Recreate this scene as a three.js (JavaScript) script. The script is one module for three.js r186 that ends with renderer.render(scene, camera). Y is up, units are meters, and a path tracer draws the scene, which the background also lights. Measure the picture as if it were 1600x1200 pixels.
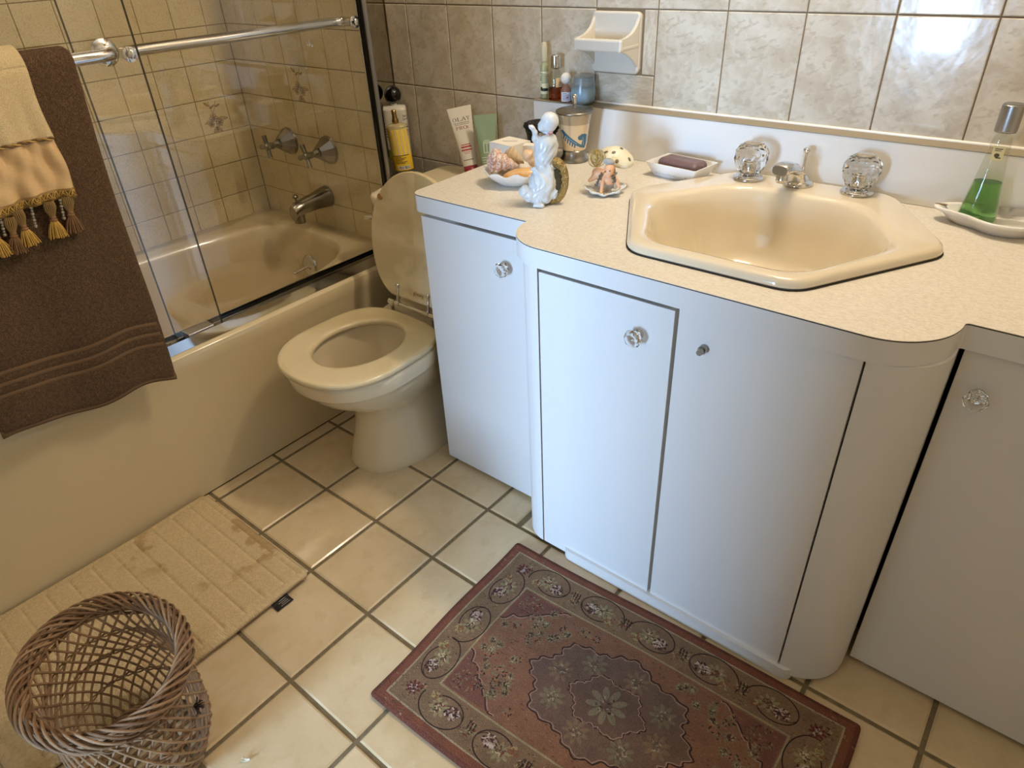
import * as THREE from 'three';
import { RoundedBoxGeometry } from 'three/addons/geometries/RoundedBoxGeometry.js';
import { mergeGeometries, mergeVertices, toCreasedNormals } from 'three/addons/utils/BufferGeometryUtils.js';
import { MarchingCubes } from 'three/addons/objects/MarchingCubes.js';
import { RectAreaLightUniformsLib } from 'three/addons/lights/RectAreaLightUniformsLib.js';

// ---------------------------------------------------------------- camera, light, exposure
RectAreaLightUniformsLib.init();
const scene = new THREE.Scene();
scene.background = new THREE.Color(0x000000);
const renderer = new THREE.WebGLRenderer({ antialias: true });
renderer.toneMapping = THREE.LinearToneMapping;
renderer.toneMappingExposure = 1.06;
renderer.shadowMap.enabled = true;
const camera = new THREE.PerspectiveCamera(58.98, 4 / 3, 0.02, 30);
camera.position.set(1.5228, 1.2434, 0.7303);
camera.rotation.order = 'YXZ';
camera.rotation.set(-0.5828, 0.7093, -0.0502);

const WARM = new THREE.Color().setRGB(1, 0.845, 0.635), DAY = new THREE.Color().setRGB(0.42, 0.66, 1);
const LAMP_POWER = 0.84, DAY_POWER = 74, CEILING_POWER = 3.2;
// daylight: the bright window of the room across the doorway
const dayLight = new THREE.RectAreaLight(DAY, DAY_POWER, 0.8, 1.0);
dayLight.position.set(0.75, 0.95, 3.55); dayLight.lookAt(0.75, 0.95, 0);
scene.add(dayLight);
// flat ceiling lamp over the tub
const ceilLight = new THREE.RectAreaLight(WARM, CEILING_POWER, 0.3, 0.3);
ceilLight.position.set(-0.36, 2.325, -0.12); ceilLight.lookAt(-0.36, 0, -0.12);
scene.add(ceilLight);

// ---------------------------------------------------------------- helpers
let seed = 12345;
const rnd = () => { seed = (seed * 1664525 + 1013904223) >>> 0; return seed / 4294967296; };
const rr = (a, b) => a + (b - a) * rnd();
const V = (x, y, z) => new THREE.Vector3(x, y, z);
const PI = Math.PI, lerp = (a, b, t) => a + (b - a) * t, clamp = (x, a = 0, b = 1) => Math.min(b, Math.max(a, x));
const sstep = (a, b, x) => { const t = clamp((x - a) / (b - a)); return t * t * (3 - 2 * t); };
const used = {};
function numbered(n) { const k = used[n] = (used[n] ?? -1) + 1; return k ? n + '_' + String(k).padStart(3, '0') : n; }
function tag(o, label, category, group, kind) {
  if (label) o.userData.label = label; if (category) o.userData.category = category;
  if (group) o.userData.group = group; if (kind) o.userData.kind = kind; return o;
}
function shadow(m) { m.castShadow = true; m.receiveShadow = true; return m; }
function mesh(name, geo, mat, parent, label) {           // a part under its parent
  const m = shadow(new THREE.Mesh(Array.isArray(geo) ? merge(geo) : geo, mat)); m.name = name;
  if (label) m.userData.label = label; parent.add(m); return m;
}
function thing(name, label, category, pos = [0, 0, 0], turn = 0, group) {
  const g = new THREE.Group(); g.name = numbered(name); g.position.set(...pos); g.rotation.y = turn;
  tag(g, label, category, group); scene.add(g); return g;
}
function solo(name, geo, mat, label, category, pos = [0, 0, 0], turn = 0, group) {
  const m = mesh(numbered(name), geo, mat, scene); m.position.set(...pos); m.rotation.y = turn;
  return tag(m, label, category, group);
}
function struct(name, geo, mat, label) {
  const m = mesh(name, geo, mat, scene); return tag(m, label, null, null, 'structure');
}
function merge(list) {
  list = list.map(g => { let h = g.index ? g.toNonIndexed() : g; for (const k of Object.keys(h.attributes)) if (!['position', 'normal', 'uv'].includes(k)) h.deleteAttribute(k);
    if (!h.attributes.uv) h.setAttribute('uv', new THREE.Float32BufferAttribute(new Float32Array(h.attributes.position.count * 2), 2)); return h; });
  return mergeGeometries(list);
}
const T = (g, x, y, z) => g.translate(x, y, z);
function box(x0, x1, y0, y1, z0, z1, r = 0.0015) {
  const w = x1 - x0, h = y1 - y0, d = z1 - z0; r = Math.min(r, w / 2.01, h / 2.01, d / 2.01);
  const g = r > 0 ? new RoundedBoxGeometry(w, h, d, 2, r) : new THREE.BoxGeometry(w, h, d);
  return T(g, (x0 + x1) / 2, (y0 + y1) / 2, (z0 + z1) / 2);
}
function plain(x0, x1, y0, y1, z0, z1) { return T(new THREE.BoxGeometry(x1 - x0, y1 - y0, z1 - z0), (x0 + x1) / 2, (y0 + y1) / 2, (z0 + z1) / 2); }
// a slab with bevelled face edges, face to +z, back at z = 0, 18 triangles
function slabGeo(w, h, t, b) {
  const X = w / 2, Y = h / 2, P = [], U = [];
  const ring = (x, y, z) => [[-x, -y, z], [x, -y, z], [x, y, z], [-x, y, z]];
  const r0 = ring(X, Y, 0), r1 = ring(X, Y, t - b * 0.6), r2 = ring(X - b, Y - b, t);
  const q = (a, b2, c, d) => { for (const p of [a, b2, c, a, c, d]) { P.push(...p); U.push(p[0] / w + 0.5, p[1] / h + 0.5); } };
  for (let i = 0; i < 4; i++) { const j = (i + 1) % 4; q(r0[i], r0[j], r1[j], r1[i]); q(r1[i], r1[j], r2[j], r2[i]); }
  q(r2[0], r2[1], r2[2], r2[3]);
  const g = new THREE.BufferGeometry(); g.setAttribute('position', new THREE.Float32BufferAttribute(P, 3)); g.setAttribute('uv', new THREE.Float32BufferAttribute(U, 2));
  g.computeVertexNormals(); return g;
}
function loft(rings, { closed = true, cap0 = false, cap1 = false, crease = 0 } = {}) {
  const n = rings[0].length, P = [], U = [], I = [];
  const cols = closed ? n + 1 : n;
  rings.forEach((r, i) => { for (let j = 0; j < cols; j++) { const p = r[j % n]; P.push(p.x, p.y, p.z); U.push(j / (cols - 1), i / (rings.length - 1)); } });
  for (let i = 0; i < rings.length - 1; i++) for (let j = 0; j < cols - 1; j++) { const a = i * cols + j, b = a + 1, c = a + cols, d = c + 1; I.push(a, b, d, a, d, c); }
  const cap = (r, flip) => { const c = r.reduce((s, p) => s.add(p), V(0, 0, 0)).multiplyScalar(1 / n); const k = P.length / 3; P.push(c.x, c.y, c.z); U.push(0.5, 0.5);
    r.forEach((p, j) => { P.push(p.x, p.y, p.z); U.push(0.5 + 0.5 * Math.cos(j / n * 2 * PI), 0.5 + 0.5 * Math.sin(j / n * 2 * PI)); });
    for (let j = 0; j < n; j++) { const a = k + 1 + j, b = k + 1 + (j + 1) % n; flip ? I.push(k, b, a) : I.push(k, a, b); } };
  if (cap0) cap(rings[0], true); if (cap1) cap(rings[rings.length - 1], false);
  let g = new THREE.BufferGeometry(); g.setAttribute('position', new THREE.Float32BufferAttribute(P, 3)); g.setAttribute('uv', new THREE.Float32BufferAttribute(U, 2)); g.setIndex(I);
  if (crease) return toCreasedNormals(g, crease);
  g.computeVertexNormals();
  if (closed) { const N = g.attributes.normal; rings.forEach((r, i) => { const a = i * cols, b = a + cols - 1, s = V(N.getX(a) + N.getX(b), N.getY(a) + N.getY(b), N.getZ(a) + N.getZ(b)).normalize(); N.setXYZ(a, s.x, s.y, s.z); N.setXYZ(b, s.x, s.y, s.z); }); }
  return g;
}
const lathe = (pts, seg = 32) => new THREE.LatheGeometry(pts.map(p => new THREE.Vector2(p[0], p[1])), seg);
function tube(pts, r, seg = 24, rad = 8, closed = false) {
  return new THREE.TubeGeometry(new THREE.CatmullRomCurve3(pts.map(p => p.isVector3 ? p : V(...p)), closed, 'centripetal'), seg, r, rad, closed);
}
function rod(a, b, r0, r1 = r0, seg = 12) {               // straight cylinder between two points
  a = V(...a); b = V(...b); const d = b.clone().sub(a), g = new THREE.CylinderGeometry(r1, r0, d.length(), seg);
  return g.applyQuaternion(new THREE.Quaternion().setFromUnitVectors(V(0, 1, 0), d.clone().normalize())).translate((a.x + b.x) / 2, (a.y + b.y) / 2, (a.z + b.z) / 2);
}
function aim(g, from, dir) { return g.applyQuaternion(new THREE.Quaternion().setFromUnitVectors(V(0, 1, 0), V(...dir).normalize())).translate(...from); }
function sphere(x, y, z, r, a = 20, b = 14) { return T(new THREE.SphereGeometry(r, a, b), x, y, z); }
// plan outline (x, z) raised from y0 to y1
function plan(pts, y0, y1, { holes = [], bevel = 0, curve = 12 } = {}) {
  const s = pts.isShape ? pts : new THREE.Shape(pts.map(p => new THREE.Vector2(p[0], -p[1])));
  for (const h of holes) s.holes.push(new THREE.Path(h.map(p => new THREE.Vector2(p[0], -p[1]))));
  const g = new THREE.ExtrudeGeometry(s, { depth: y1 - y0 - 2 * bevel, bevelEnabled: bevel > 0, bevelSize: bevel, bevelOffset: -bevel, bevelThickness: bevel, bevelSegments: 2, curveSegments: curve });
  return g.rotateX(-PI / 2).translate(0, y0 + bevel, 0);
}
// outline (z, y) drawn out along x, and (x, y) along z
function alongZ(pts, z0, z1) { const g = new THREE.ExtrudeGeometry(new THREE.Shape(pts.map(p => new THREE.Vector2(...p))), { depth: z1 - z0, bevelEnabled: false }); return g.translate(0, 0, z0); }
function arc(cx, cy, rx, ry, a0, a1, n) { const o = []; for (let i = 0; i <= n; i++) { const a = lerp(a0, a1, i / n); o.push([cx + rx * Math.cos(a), cy + ry * Math.sin(a)]); } return o; }
// rounded polygon with a fixed number of points per side and corner
function polyRing(verts, r, y, m = 6, c = 6) {
  const out = [], n = verts.length;
  for (let i = 0; i < n; i++) {
    const p = verts[(i + n - 1) % n], v = verts[i], q = verts[(i + 1) % n];
    const un = (a, b) => { const d = Math.hypot(b[0] - a[0], b[1] - a[1]); return [(b[0] - a[0]) / d, (b[1] - a[1]) / d, d]; };
    const u = un(v, p), w = un(v, q), k = Math.min(r, u[2] * 0.45, w[2] * 0.45);
    const A = [v[0] + u[0] * k, v[1] + u[1] * k], B = [v[0] + w[0] * k, v[1] + w[1] * k];
    for (let j = 0; j <= c; j++) { const t = j / c; out.push(V((1 - t) ** 2 * A[0] + 2 * t * (1 - t) * v[0] + t * t * B[0], y, (1 - t) ** 2 * A[1] + 2 * t * (1 - t) * v[1] + t * t * B[1])); }
    const u2 = un(q, v), k2 = Math.min(r, un(q, v)[2] * 0.45, un(q, verts[(i + 2) % n])[2] * 0.45), C = [q[0] + u2[0] * k2, q[1] + u2[1] * k2];
    for (let j = 1; j < m; j++) out.push(V(lerp(B[0], C[0], j / m), y, lerp(B[1], C[1], j / m)));
  }
  return out;
}
// egg outline: half width rx, front end zf, back end zb
function egg(cx, cz, rx, zf, zb, y, n = 48, p = 2, pb = p) {
  const out = [];
  for (let i = 0; i < n; i++) { const a = i / n * 2 * PI, c = Math.cos(a), s = Math.sin(a), e = 2 / (s < 0 ? pb : p);
    out.push(V(cx + rx * Math.sign(c) * Math.abs(c) ** e, y, cz + (s > 0 ? zf - cz : cz - zb) * Math.sign(s) * Math.abs(s) ** e)); }
  return out;
}
// thick cloth: f(u, v) gives the middle surface
function cloth(f, nu, nv, th) {
  const mid = [], du = 1e-3;
  for (let i = 0; i <= nu; i++) for (let j = 0; j <= nv; j++) {
    const u = i / nu, v = j / nv, p = V(...f(u, v));
    const a = V(...f(Math.min(1, u + du), v)).sub(V(...f(Math.max(0, u - du), v))), b = V(...f(u, Math.min(1, v + du))).sub(V(...f(u, Math.max(0, v - du))));
    mid.push([p, a.cross(b).normalize(), u, v]);
  }
  const P = [], U = [], I = [], N = (nu + 1) * (nv + 1), W = nv + 1, t = typeof th === 'function' ? th : () => th;
  for (const s of [1, -1]) for (const [p, n, u, v] of mid) { const k = t(u, v) * s / 2; P.push(p.x + n.x * k, p.y + n.y * k, p.z + n.z * k); U.push(v, u); }
  for (let i = 0; i < nu; i++) for (let j = 0; j < nv; j++) { const a = i * W + j, b = a + 1, c = a + W, d = c + 1; I.push(a, c, d, a, d, b, N + a, N + d, N + c, N + a, N + b, N + d); }
  const edge = (a, b) => I.push(a, b, N + b, a, N + b, N + a);
  for (let j = 0; j < nv; j++) { edge(j, j + 1); edge(nu * W + j + 1, nu * W + j); }
  for (let i = 0; i < nu; i++) { edge((i + 1) * W, i * W); edge(i * W + nv, (i + 1) * W + nv); }
  const g = new THREE.BufferGeometry(); g.setAttribute('position', new THREE.Float32BufferAttribute(P, 3)); g.setAttribute('uv', new THREE.Float32BufferAttribute(U, 2)); g.setIndex(I); g.computeVertexNormals(); return g;
}
// body from tapered capsules joined by a smooth minimum
function capsules(list, k = 0.006) {
  const B = list.map(c => ({ a: V(...c[0]), b: V(...c[1]), r0: c[2], r1: c[3] ?? c[2] }));
  return p => { let d = 1; for (const c of B) { const ab = c.b.clone().sub(c.a), t = clamp(p.clone().sub(c.a).dot(ab) / Math.max(1e-9, ab.lengthSq())); const e = p.distanceTo(c.a.clone().addScaledVector(ab, t)) - lerp(c.r0, c.r1, t);
    const h = Math.max(k - Math.abs(d - e), 0) / k; d = Math.min(d, e) - h * h * k * 0.25; } return d; };
}
function sdfMesh(dist, c, half, res) {
  const mc = new MarchingCubes(res, new THREE.MeshBasicMaterial(), false, false, 120000); mc.isolation = 0;
  for (let k = 0; k < res; k++) for (let j = 0; j < res; j++) for (let i = 0; i < res; i++) {
    const h = res / 2; mc.field[i + j * res + k * res * res] = -dist(V(c[0] + (i - h) / h * half, c[1] + (j - h) / h * half, c[2] + (k - h) / h * half)); }
  mc.update();
  let g = new THREE.BufferGeometry(); g.setAttribute('position', new THREE.Float32BufferAttribute(Array.from(mc.positionArray.slice(0, mc.count * 3)), 3));
  g.scale(half, half, half).translate(...c); g = mergeVertices(g, half / res * 0.02); g.computeVertexNormals(); return g;
}

// ---------------------------------------------------------------- procedural textures
const hash = (x, y, s) => { let h = (x * 374761393 + y * 668265263 + s * 974634767) | 0; h = Math.imul(h ^ (h >>> 13), 1274126177); return ((h ^ (h >>> 16)) >>> 0) / 4294967296; };
function vnoise(x, y, s, per) { const X = Math.floor(x), Y = Math.floor(y), fx = x - X, fy = y - Y, u = fx * fx * (3 - 2 * fx), v = fy * fy * (3 - 2 * fy), m = i => ((i % per) + per) % per;
  return lerp(lerp(hash(m(X), m(Y), s), hash(m(X + 1), m(Y), s), u), lerp(hash(m(X), m(Y + 1), s), hash(m(X + 1), m(Y + 1), s), u), v); }
function fbm(x, y, s, per, oct = 4) { let a = 0, w = 0.5, t = 0; for (let i = 0; i < oct; i++) { a += w * vnoise(x, y, s + i * 17, per); t += w; w *= 0.5; x *= 2; y *= 2; per *= 2; } return a / t; }
function tex(w, h, f, { srgb = true, repeat } = {}) {      // f(u, v) gives [r, g, b] 0..255 or one number 0..1
  const d = new Uint8Array(w * h * 4);
  for (let y = 0; y < h; y++) for (let x = 0; x < w; x++) { const c = f(x / w, y / h), k = (y * w + x) * 4, a = Array.isArray(c); for (let i = 0; i < 3; i++) d[k + i] = clamp(a ? c[i] : c * 255, 0, 255); d[k + 3] = 255; }
  const t = new THREE.DataTexture(d, w, h); t.wrapS = t.wrapT = THREE.RepeatWrapping; t.magFilter = THREE.LinearFilter; t.minFilter = THREE.LinearMipmapLinearFilter; t.generateMipmaps = true;
  if (srgb) t.colorSpace = THREE.SRGBColorSpace; if (repeat) t.repeat.set(...repeat); t.needsUpdate = true; return t;
}
function canvasTex(w, h, draw) {
  const c = document.createElement('canvas'); c.width = w; c.height = h; const g = c.getContext('2d'); draw(g, w, h);
  const t = new THREE.CanvasTexture(c); t.colorSpace = THREE.SRGBColorSpace; t.wrapS = t.wrapT = THREE.RepeatWrapping; return t;
}
const mix3 = (a, b, t) => a.map((v, i) => lerp(v, b[i], t));
const std = o => new THREE.MeshStandardMaterial(o), phys = o => new THREE.MeshPhysicalMaterial(o);

const grainBump = tex(256, 256, (u, v) => fbm(u * 64, v * 64, 3, 64, 2), { srgb: false });
const waveBump = tex(256, 256, (u, v) => fbm(u * 4, v * 4, 9, 4, 4), { srgb: false });
function marble(s) { return tex(240, 320, (u, v) => { const w = fbm(u * 4 + 3 * fbm(u * 3, v * 4, s + 5, 3), v * 5, s, 64, 5), vein = 1 - Math.abs(2 * fbm(u * 5 + 2 * w, v * 6 + w, s + 31, 64, 5) - 1), st = fbm(u * 12 + v * 9, v * 30 - u * 8, s + 60, 640, 3);
  let c = mix3([192, 179, 157], [211, 201, 183], sstep(0.25, 0.75, w)); c = mix3(c, [220, 214, 202], 0.45 * vein ** 6); return mix3(c, [170, 156, 136], 0.4 * sstep(0.55, 0.8, st)); }); }
const wallTileMats = [1, 2, 3, 4].map(s => phys({ map: marble(s * 100), roughness: 0.16, clearcoat: 0.4, clearcoatRoughness: 0.05, bumpMap: waveBump, bumpScale: 0.0006 }));
function speckle(s) { return tex(160, 160, (u, v) => { const c = fbm(u * 3, v * 3, s, 3, 3), d = hash(Math.floor(u * 160), Math.floor(v * 160), s + 2), e = fbm(u * 64, v * 64, s + 8, 64, 2); let k = mix3([206, 188, 144], [218, 203, 164], c); k = mix3(k, [150, 128, 84], 0.4 * sstep(0.55, 0.8, e)); return k.map(x => x + (d - 0.5) * 24); }); }
const tubTileMats = [7, 8, 9].map(s => phys({ map: speckle(s * 40), roughness: 0.22, clearcoat: 0.3, clearcoatRoughness: 0.1 }));
function clay(s) { return tex(192, 192, (u, v) => { const c = fbm(u * 3, v * 3, s, 64, 4), d = fbm(u * 9, v * 9, s + 50, 64, 3), h = hash(Math.floor(u * 192), Math.floor(v * 192), s); let k = mix3([208, 184, 143], [224, 203, 166], c); k = mix3(k, [202, 176, 134], 0.35 * sstep(0.5, 0.8, d)); return k.map(x => x + (h - 0.5) * 6); }); }
const floorTileMats = [11, 12, 13, 14].map(s => phys({ map: clay(s * 30), roughness: 0.27, bumpMap: waveBump, bumpScale: 0.0015, clearcoat: 0.35, clearcoatRoughness: 0.12 }));
const M = {
  paint: std({ color: 0xd0ccc2, roughness: 0.85 }), ceiling: std({ color: 0xdcd8ce, roughness: 0.9 }),
  grout: std({ map: tex(128, 128, (u, v) => mix3([112, 98, 72], [140, 124, 94], fbm(u * 16, v * 16, 4, 16, 3)), { repeat: [20, 20] }), roughness: 0.95 }),
  wallGrout: std({ color: 0x8a7458, roughness: 0.9 }), tubGrout: std({ color: 0x8a7448, roughness: 0.9 }),
  bone: phys({ color: 0xd6c49d, roughness: 0.18, clearcoat: 0.6, clearcoatRoughness: 0.08 }),
  toilet: phys({ color: 0xe2d3b2, roughness: 0.14, clearcoat: 0.7, clearcoatRoughness: 0.06 }),
  pearl: phys({ map: tex(256, 256, (u, v) => { const w = fbm(u * 3 + 2 * fbm(u * 4, v * 4, 77, 4), v * 7, 71, 64, 5); return mix3([212, 193, 150], [231, 215, 176], sstep(0.3, 0.7, w)); }), roughness: 0.14, clearcoat: 0.9, clearcoatRoughness: 0.08 }),
  chrome: std({ color: 0xd8d8d8, metalness: 1, roughness: 0.08 }), satin: std({ color: 0xa8a8aa, metalness: 1, roughness: 0.32 }),
  darkMetal: std({ color: 0x3a352c, metalness: 1, roughness: 0.25 }), pewter: std({ color: 0x9a948a, metalness: 1, roughness: 0.3 }),
  oldChrome: std({ color: 0x8f8a80, metalness: 1, roughness: 0.16 }),
  mirror: std({ color: 0xc2bcb0, metalness: 1, roughness: 0.03 }),
  black: std({ color: 0x0b0a09, roughness: 0.6 }), blackGloss: phys({ color: 0x040408, roughness: 0.12, clearcoat: 0.3 }),
  laminate: std({ color: 0xe3e1de, roughness: 0.36, bumpMap: grainBump, bumpScale: 0.0002 }),
  seam: std({ color: 0x2a2018, roughness: 0.7 }), inside: std({ color: 0xc8ac82, roughness: 0.85 }),
  counter: std({ map: tex(512, 512, (u, v) => { const a = fbm(u * 40, v * 160, 21, 160, 2), b = fbm(u * 120, v * 60, 24, 120, 2); return mix3([198, 189, 173], [225, 219, 207], clamp(0.55 * a + 0.45 * b + sstep(0.3, 0.6, a) * 0.25)); }, { repeat: [5, 5] }), roughness: 0.42 }),
  sink: phys({ color: 0xddcfb4, roughness: 0.12, clearcoat: 0.8, clearcoatRoughness: 0.05 }),
  white: phys({ color: 0xeeeae4, roughness: 0.25, clearcoat: 0.5, clearcoatRoughness: 0.1 }), dish: phys({ color: 0xd2ccc0, roughness: 0.2, clearcoat: 0.5, clearcoatRoughness: 0.1 }), matte: std({ color: 0xe9e4da, roughness: 0.7 }),
  glass: phys({ color: 0xffffff, transmission: 1, thickness: 0, roughness: 0.0, ior: 1.5 }), glassEdge: std({ color: 0x231d10, roughness: 0.3 }),
  crystal: phys({ color: 0xffffff, transmission: 1, thickness: 0.02, roughness: 0.0, ior: 1.52 }),
};

// ---------------------------------------------------------------- the room
const ZB = -0.824, XL = -0.8155, ZT = -0.632, CEIL = 2.35, XR = 2.1, ZF = 1.25;
const floor = struct('floor', plain(-0.95, XR + 0.1, -0.1, -0.003, ZB - 0.1, ZF + 0.1), M.grout, 'grouted floor of beige ceramic tiles');
const backWall = struct('wall_back', plain(-0.95, XR + 0.1, -0.1, CEIL, ZB - 0.1, ZB - 0.003), M.wallGrout, 'marbled tile wall behind the vanity and toilet');
const leftWall = struct('wall_left', plain(XL - 0.1, XL - 0.003, -0.1, CEIL, ZB, ZF + 0.1), M.tubGrout, 'tiled long wall of the tub alcove');
const plumbWall = struct('wall_plumbing', [plain(XL - 0.003, -0.245, -0.05, CEIL, ZB, ZT - 0.003), plain(-0.245, -0.112, -0.05, CEIL, ZT - 0.016, ZT - 0.003)], M.tubGrout, 'tiled faucet wall at the end of the tub');
struct('trim_1', plain(-0.2449, -0.24, 0.1, CEIL, ZB + 0.001, ZT - 0.017), M.mirror, 'polished return strip beside the shower jamb');
struct('ceiling', plain(-0.95, XR + 0.1, CEIL, CEIL + 0.1, ZB - 0.1, ZF + 0.1), M.ceiling, 'white ceiling');
struct('wall_right', plain(XR, XR + 0.1, -0.1, CEIL, ZB, ZF), M.paint, 'painted right wall');
const D0 = 0.6, D1 = 0.98;                                // doorway in the wall behind the photographer
struct('wall_front', [plain(XL, D0, -0.1, CEIL, ZF, ZF + 0.1), plain(D1, XR + 0.1, -0.1, CEIL, ZF, ZF + 0.1), plain(D0, D1, 2.05, CEIL, ZF, ZF + 0.1)], M.paint, 'painted wall with the doorway');
struct('wall_tub_head', plain(XL, -0.04, -0.05, CEIL, 0.89, 0.99), M.paint, 'end wall at the head of the tub');
struct('wall_bedroom', [plain(-1.2, -1.1, -0.1, 2.45, ZF + 0.1, 3.7), plain(2.7, 2.8, -0.1, 2.45, ZF + 0.1, 3.7), plain(-1.2, 0.33, -0.1, 2.45, 3.6, 3.7), plain(1.17, 2.8, -0.1, 2.45, 3.6, 3.7), plain(0.33, 1.17, -0.1, 0.43, 3.6, 3.7), plain(0.33, 1.17, 1.47, 2.45, 3.6, 3.7), plain(-1.2, 2.8, 2.35, 2.45, ZF + 0.1, 3.7)], M.paint, 'painted walls of the room across the doorway');
struct('floor_bedroom', plain(-1.2, 2.8, -0.1, 0, ZF + 0.1, 3.7), std({ color: 0x6b5b48, roughness: 0.9 }), 'dull floor of the room across the doorway');
{ const w = struct('window_1', plain(0.33, 1.17, 0.43, 1.47, 3.585, 3.6), std({ color: 0x000000, emissive: 0xa8ccff, emissiveIntensity: 1.5 }), 'bright window of the room across the doorway');
  mesh('window_frame', [plain(0.29, 1.21, 0.39, 0.44, 3.56, 3.6), plain(0.29, 1.21, 1.46, 1.51, 3.56, 3.6), plain(0.29, 0.34, 0.39, 1.51, 3.56, 3.6), plain(1.16, 1.21, 0.39, 1.51, 3.56, 3.6)], M.matte, w); }

// tiles: each its own mesh, geometries shared by size
const slabCache = {};
function tile(parent, w, h, t, b, mat, pos, rot) {
  const key = [w, h, t, b].map(x => x.toFixed(4)).join(); const g = slabCache[key] ??= slabGeo(w, h, t, b);
  const m = mesh('tile', g, mat, parent); m.position.set(...pos); if (rot) m.rotation.set(...rot); return m;
}
const pick = a => a[Math.floor(rnd() * a.length)];
const FT = 0.205, FG = 0.009;
for (let j = -4; j <= 5; j++) for (let i = -1; i <= 9; i++) {
  if (j < -2 && i > 1) continue;
  let x0 = i * FT + FG / 2, x1 = (i + 1) * FT - FG / 2; const z = (j + 0.5) * FT;
  if (i < 0) { x0 = -0.0425; x1 = -FG / 2; }
  const put = (a, b) => tile(floor, b - a, FT - FG, 0.009, i < 0 ? 0.002 : 0.004, pick(floorTileMats), [(a + b) / 2, -0.009 + rr(-0.0004, 0.0004), z], [-PI / 2 + rr(-0.002, 0.002), 0, 0]);
  if (i === 3 && j === -2) { put(x0, 0.708); put(0.724, x1); } else put(x0, x1);
}
const WX = -0.147, WW = 0.16505, WR = [0.4287, 0.6495, 0.8708, 1.0916, 1.3124, 1.5332, 1.754];
for (let r = 0; r < 6; r++) for (let k = -1; k < 14; k++) {
  if (r < 2 && k > 3) continue;
  let x0 = k < 0 ? -0.2385 : WX + k * WW, x1 = WX + (k + 1) * WW; const g = 0.0028;
  const put = (a, b, c, d) => tile(backWall, b - a - g, d - c - g, 0.006, 0.0018, wallTileMats[Math.floor(hash(r, k, 3) * 4)], [(a + b) / 2, (c + d) / 2, ZB - 0.006 + rr(0, 0.0003)]);
  if (r === 2 && k === 4) { put(x0, x1, WR[2], 0.953); put(0.6435, x1, 0.953, WR[3]); } else put(x0, x1, WR[r], WR[r + 1]);
}
function decorTile(seedN) {                               // sepia sprig printed on the tile
  return canvasTex(256, 256, (g, w) => {
    const sp = g.createImageData(w, w); for (let i = 0; i < w * w; i++) { const n = fbm((i % w) / w * 40, Math.floor(i / w) / w * 40, seedN, 40, 2), d = hash(i % w, Math.floor(i / w), 5); const c = mix3(mix3([212, 196, 154], [166, 144, 100], 0.5 * sstep(0.6, 0.85, n)), [0, 0, 0], 0).map(x => x + (d - 0.5) * 14); sp.data.set([...c, 255], i * 4); } g.putImageData(sp, 0, 0);
    g.translate(128, 136); g.scale(1.28, 1.18); g.translate(-128, -136); g.strokeStyle = 'rgba(86,64,26,0.85)'; g.fillStyle = 'rgba(150,122,66,0.28)'; g.lineWidth = 3; g.lineCap = 'round';
    const leaf = (x, y, a, l, wd) => { g.save(); g.translate(x, y); g.rotate(a); g.beginPath(); g.moveTo(0, 0); g.quadraticCurveTo(l * 0.5, -wd, l, 0); g.quadraticCurveTo(l * 0.5, wd, 0, 0); g.fill(); g.stroke(); g.beginPath(); g.moveTo(0, 0); g.lineTo(l * 0.8, 0); g.stroke(); g.restore(); };
    const bloom = (x, y, r) => { for (let k = 0; k < 6; k++) { g.beginPath(); g.ellipse(x + r * 0.5 * Math.cos(k * PI / 3), y + r * 0.5 * Math.sin(k * PI / 3), r * 0.55, r * 0.34, k * PI / 3, 0, 2 * PI); g.fill(); g.stroke(); } };
    g.beginPath(); g.moveTo(128, 150); g.quadraticCurveTo(118, 90, 108, 30); g.moveTo(126, 110); g.quadraticCurveTo(150, 70, 160, 34); g.moveTo(130, 160); g.lineTo(128, 236); g.stroke();
    leaf(108, 60, -2.4, 40, 12); leaf(112, 76, -0.5, 38, 11); leaf(150, 70, -0.3, 34, 10); leaf(128, 150, 2.9, 76, 22); leaf(140, 150, 0.1, 78, 22); leaf(128, 200, 2.2, 52, 16); leaf(128, 200, 0.9, 50, 16); leaf(128, 214, 1.6, 36, 13);
    bloom(120, 140, 27); bloom(154, 176, 24); bloom(96, 178, 20);
  });
}
const decorMats = [51, 52].map(s => phys({ map: decorTile(s), roughness: 0.22, clearcoat: 0.3 }));
const TA = 0.1084, TB = 0.1074, rowsY = []; for (let j = -5; j <= 6; j++) rowsY.push(1.0421 - j * TB);   // high to low
for (let j = 0; j < 11; j++) {
  const y1 = rowsY[j], y0 = rowsY[j + 1], h = y1 - y0 - 0.0024;
  for (let i = -11; i <= 3; i++) {                         // long wall: columns along z
    let a = -0.2372 - (i + 1) * TA, b = -0.2372 - i * TA; a = Math.max(a, ZT); b = Math.min(b, 0.889); if (b - a < 0.01) continue;
    const deco = i === 2 && Math.abs(y0 - 0.7199) < 0.01;
    tile(leftWall, b - a - 0.0024, h, 0.006, 0.0012, deco ? decorMats[0] : pick(tubTileMats), [XL - 0.006, (y0 + y1) / 2, (a + b) / 2], [0, PI / 2, 0]);
  }
  for (let i = -3; i <= 4; i++) {                          // faucet wall: columns along x
    let a = -0.5259 + i * TA, b = a + TA; a = Math.max(a, XL); b = Math.min(b, -0.113); if (b - a < 0.01) continue;
    const deco = i === 0 && Math.abs(y0 - 0.8273) < 0.01;
    tile(plumbWall, b - a - 0.0024, h, 0.006, 0.0012, deco ? decorMats[1] : pick(tubTileMats), [(a + b) / 2, (y0 + y1) / 2, ZT - 0.006]);
  }
}
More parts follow.
